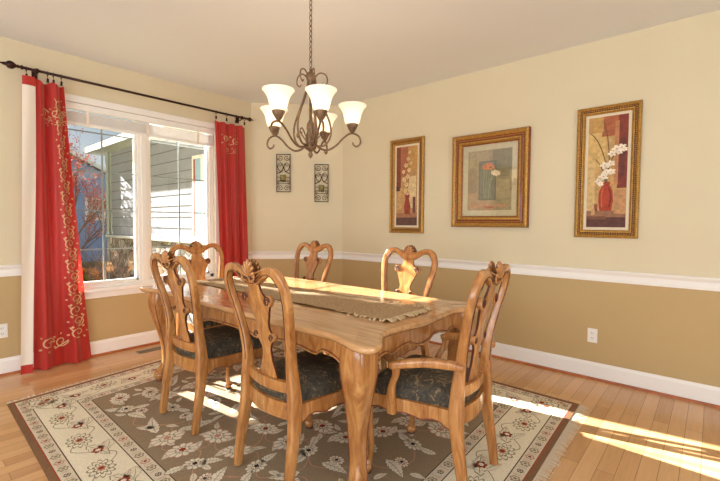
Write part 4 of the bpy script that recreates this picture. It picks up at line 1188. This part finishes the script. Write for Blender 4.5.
f = mb.build('foliage', M['leaf_r'], tr); f.matrix_parent_inverse = TI; f['label'] = 'sparse reddish leaves'
def shrub(x, y, r, h, mat, label):
    s = tag(empty('shrub', (x, y, GZ)), label, 'shrub'); mb = MB(); q_ = random.Random(int(x * 100))
    for k in range(int(900)):
        a = q_.uniform(0, 2 * PI); e = q_.uniform(0, 1); rr_ = r * (.75 + .3 * q_.random()) * math.sqrt(1 - (e * .95) ** 2)
        leafq(mb, V((rr_ * math.cos(a), rr_ * math.sin(a), .05 + h * e)), q_.uniform(.03, .05), q_)
    mb.build('foliage', mat, s)
    mb = MB()
    for k in range(6): a = k * 1.05; mb.tube([(0, 0, -.0), (.5 * r * math.cos(a), .5 * r * math.sin(a), h * .7)], .012, 5)
    mb.build('stem', M['bark'], s)
shrub(-5.6, -1.36, .40, .50, M['leaf_g'], 'green shrub low outside the left pane beside the curtain')
shrub(-6.25, -.90, .34, .46, M['leaf_o'], 'orange autumn shrub between the green shrub and the stone wall')

def bare_shrub(x, y, h, seed, label):
    global rt, mb, tips
    rt = random.Random(seed); mb = MB(); tips = []
    r_ = tag(empty('bare_shrub', (x, y, GZ)), label, 'shrub')
    for k in range(7):
        a = k * .9; branch(V((.04 * math.cos(a), .04 * math.sin(a), 0)), V((.45 * math.cos(a), .10 * math.sin(a), 1)).normalized(), h, .011, 2)
    mb.build('stem', M['bark'], r_)
bare_shrub(-3.3, -1.22, .62, 4, 'bare leafless shrub in front of the stone base, behind the right pane')
bare_shrub(-4.7, -1.12, .60, 9, 'bare leafless shrub by the stone base, behind the left pane')

# tree added out of view, sunward; its crown shades the upper left pane
st_ = tag(empty('added_shade_tree', (-8.0, -4.5, GZ)), 'leafy tree added out of view on the sun side to shade the upper left pane', 'tree')
q_ = random.Random(5); mb = MB()
for k in range(5200):
    u, v_, w_ = q_.uniform(-1, 1), q_.uniform(-1, 1), q_.uniform(-1, 1)
    if abs(u) ** 4 + abs(v_) ** 4 + abs(w_) ** 4 > 1: continue
    leafq(mb, V((u * .8, v_ * 1.1, 6.25 + w_ * 1.1)), q_.uniform(.09, .15), q_)
mb.build('foliage', M['leaf_g'], st_)
mb = MB(); mb.tube([(0, 0, 0), (.05, .02, 2.5), (0, -.03, 5.0), (.02, 0, 6.6)], [.14, .11, .08, .04], 10)
for a in range(6): mb.tube([(0, 0, 4.8 + .2 * a), (.5 * math.cos(a * 1.1), .7 * math.sin(a * 1.1), 5.6 + .2 * a)], [.04, .015], 6)
mb.build('trunk', M['bark'], st_)

# ------------------------------------------------------------------ light
w = bpy.data.worlds.new('World'); SC.world = w; w.use_nodes = True; nt = w.node_tree
bg = nt.nodes['Background']; sky = nt.nodes.new('ShaderNodeTexSky'); sky.sky_type = 'NISHITA'; sky.sun_disc = False
sky.sun_elevation = math.radians(24.5); sky.sun_rotation = math.radians(262); sky.altitude = 100; sky.air_density = 1.0; sky.dust_density = .6; sky.ozone_density = 1.5
nt.links.new(sky.outputs[0], bg.inputs['Color']); bg.inputs['Strength'].default_value = .062
sun = bpy.data.lights.new('sun', 'SUN'); sun.energy = 42; sun.angle = math.radians(.6); sun.color = (1, .95, .86)
so = bpy.data.objects.new('sun', sun); COL.objects.link(so); so.rotation_euler = V((1, .155, -.46)).to_track_quat('-Z', 'Y').to_euler(); so.location = (-8, -3, 6)
def area(name, loc, d, sx, sy, e, col):
    l = bpy.data.lights.new(name, 'AREA'); l.shape = 'RECTANGLE'; l.size = sx; l.size_y = sy; l.energy = e; l.color = col
    o = bpy.data.objects.new(name, l); COL.objects.link(o); o.location = loc; o.rotation_euler = V(d).to_track_quat('-Z', 'Z').to_euler(); return o
area('added_room_fill', (RX - .05, -3.6, 1.35), (-1, 0, .45), 3.9, 1.6, 100, (.86, .93, 1))  # added fill lamp at the made-up right window, brightens the whole room
area('added_room_fill', (3.7, RY + .05, 1.35), (0, 1, .45), 4.9, 1.6, 135, (.86, .93, 1))  # second added fill lamp, at the made-up front window

# ------------------------------------------------------------------ camera
cam = bpy.data.cameras.new('camera'); co = bpy.data.objects.new('camera', cam); COL.objects.link(co); SC.camera = co
cam.sensor_fit = 'HORIZONTAL'; cam.sensor_width = 36; cam.lens = 36 * 406.94 / 720; cam.clip_start = .05; cam.clip_end = 200
yaw, pit, rol = math.radians(41.0083), math.radians(2.4196), math.radians(.3966)
F = V((-math.sin(yaw) * math.cos(pit), math.cos(yaw) * math.cos(pit), -math.sin(pit))); R = V((math.cos(yaw), math.sin(yaw), 0)); U = R.cross(F)
R2 = R * math.cos(rol) + U * math.sin(rol); U2 = -R * math.sin(rol) + U * math.cos(rol)
m3 = Matrix((R2, U2, -F)).transposed(); co.matrix_world = Matrix.Translation((4.3576, -3.7508, 1.2661)) @ m3.to_4x4()
vs_ = SC.view_settings; vs_.view_transform = 'Standard'; vs_.look = 'None'; vs_.gamma = 1; vs_.use_curve_mapping = False; vs_.exposure = 0.16
SC.cycles.use_denoising = True
SC.cycles.max_bounces = 10; SC.cycles.diffuse_bounces = 6; SC.cycles.transparent_max_bounces = 12
SC.cycles.sample_clamp_indirect = 6
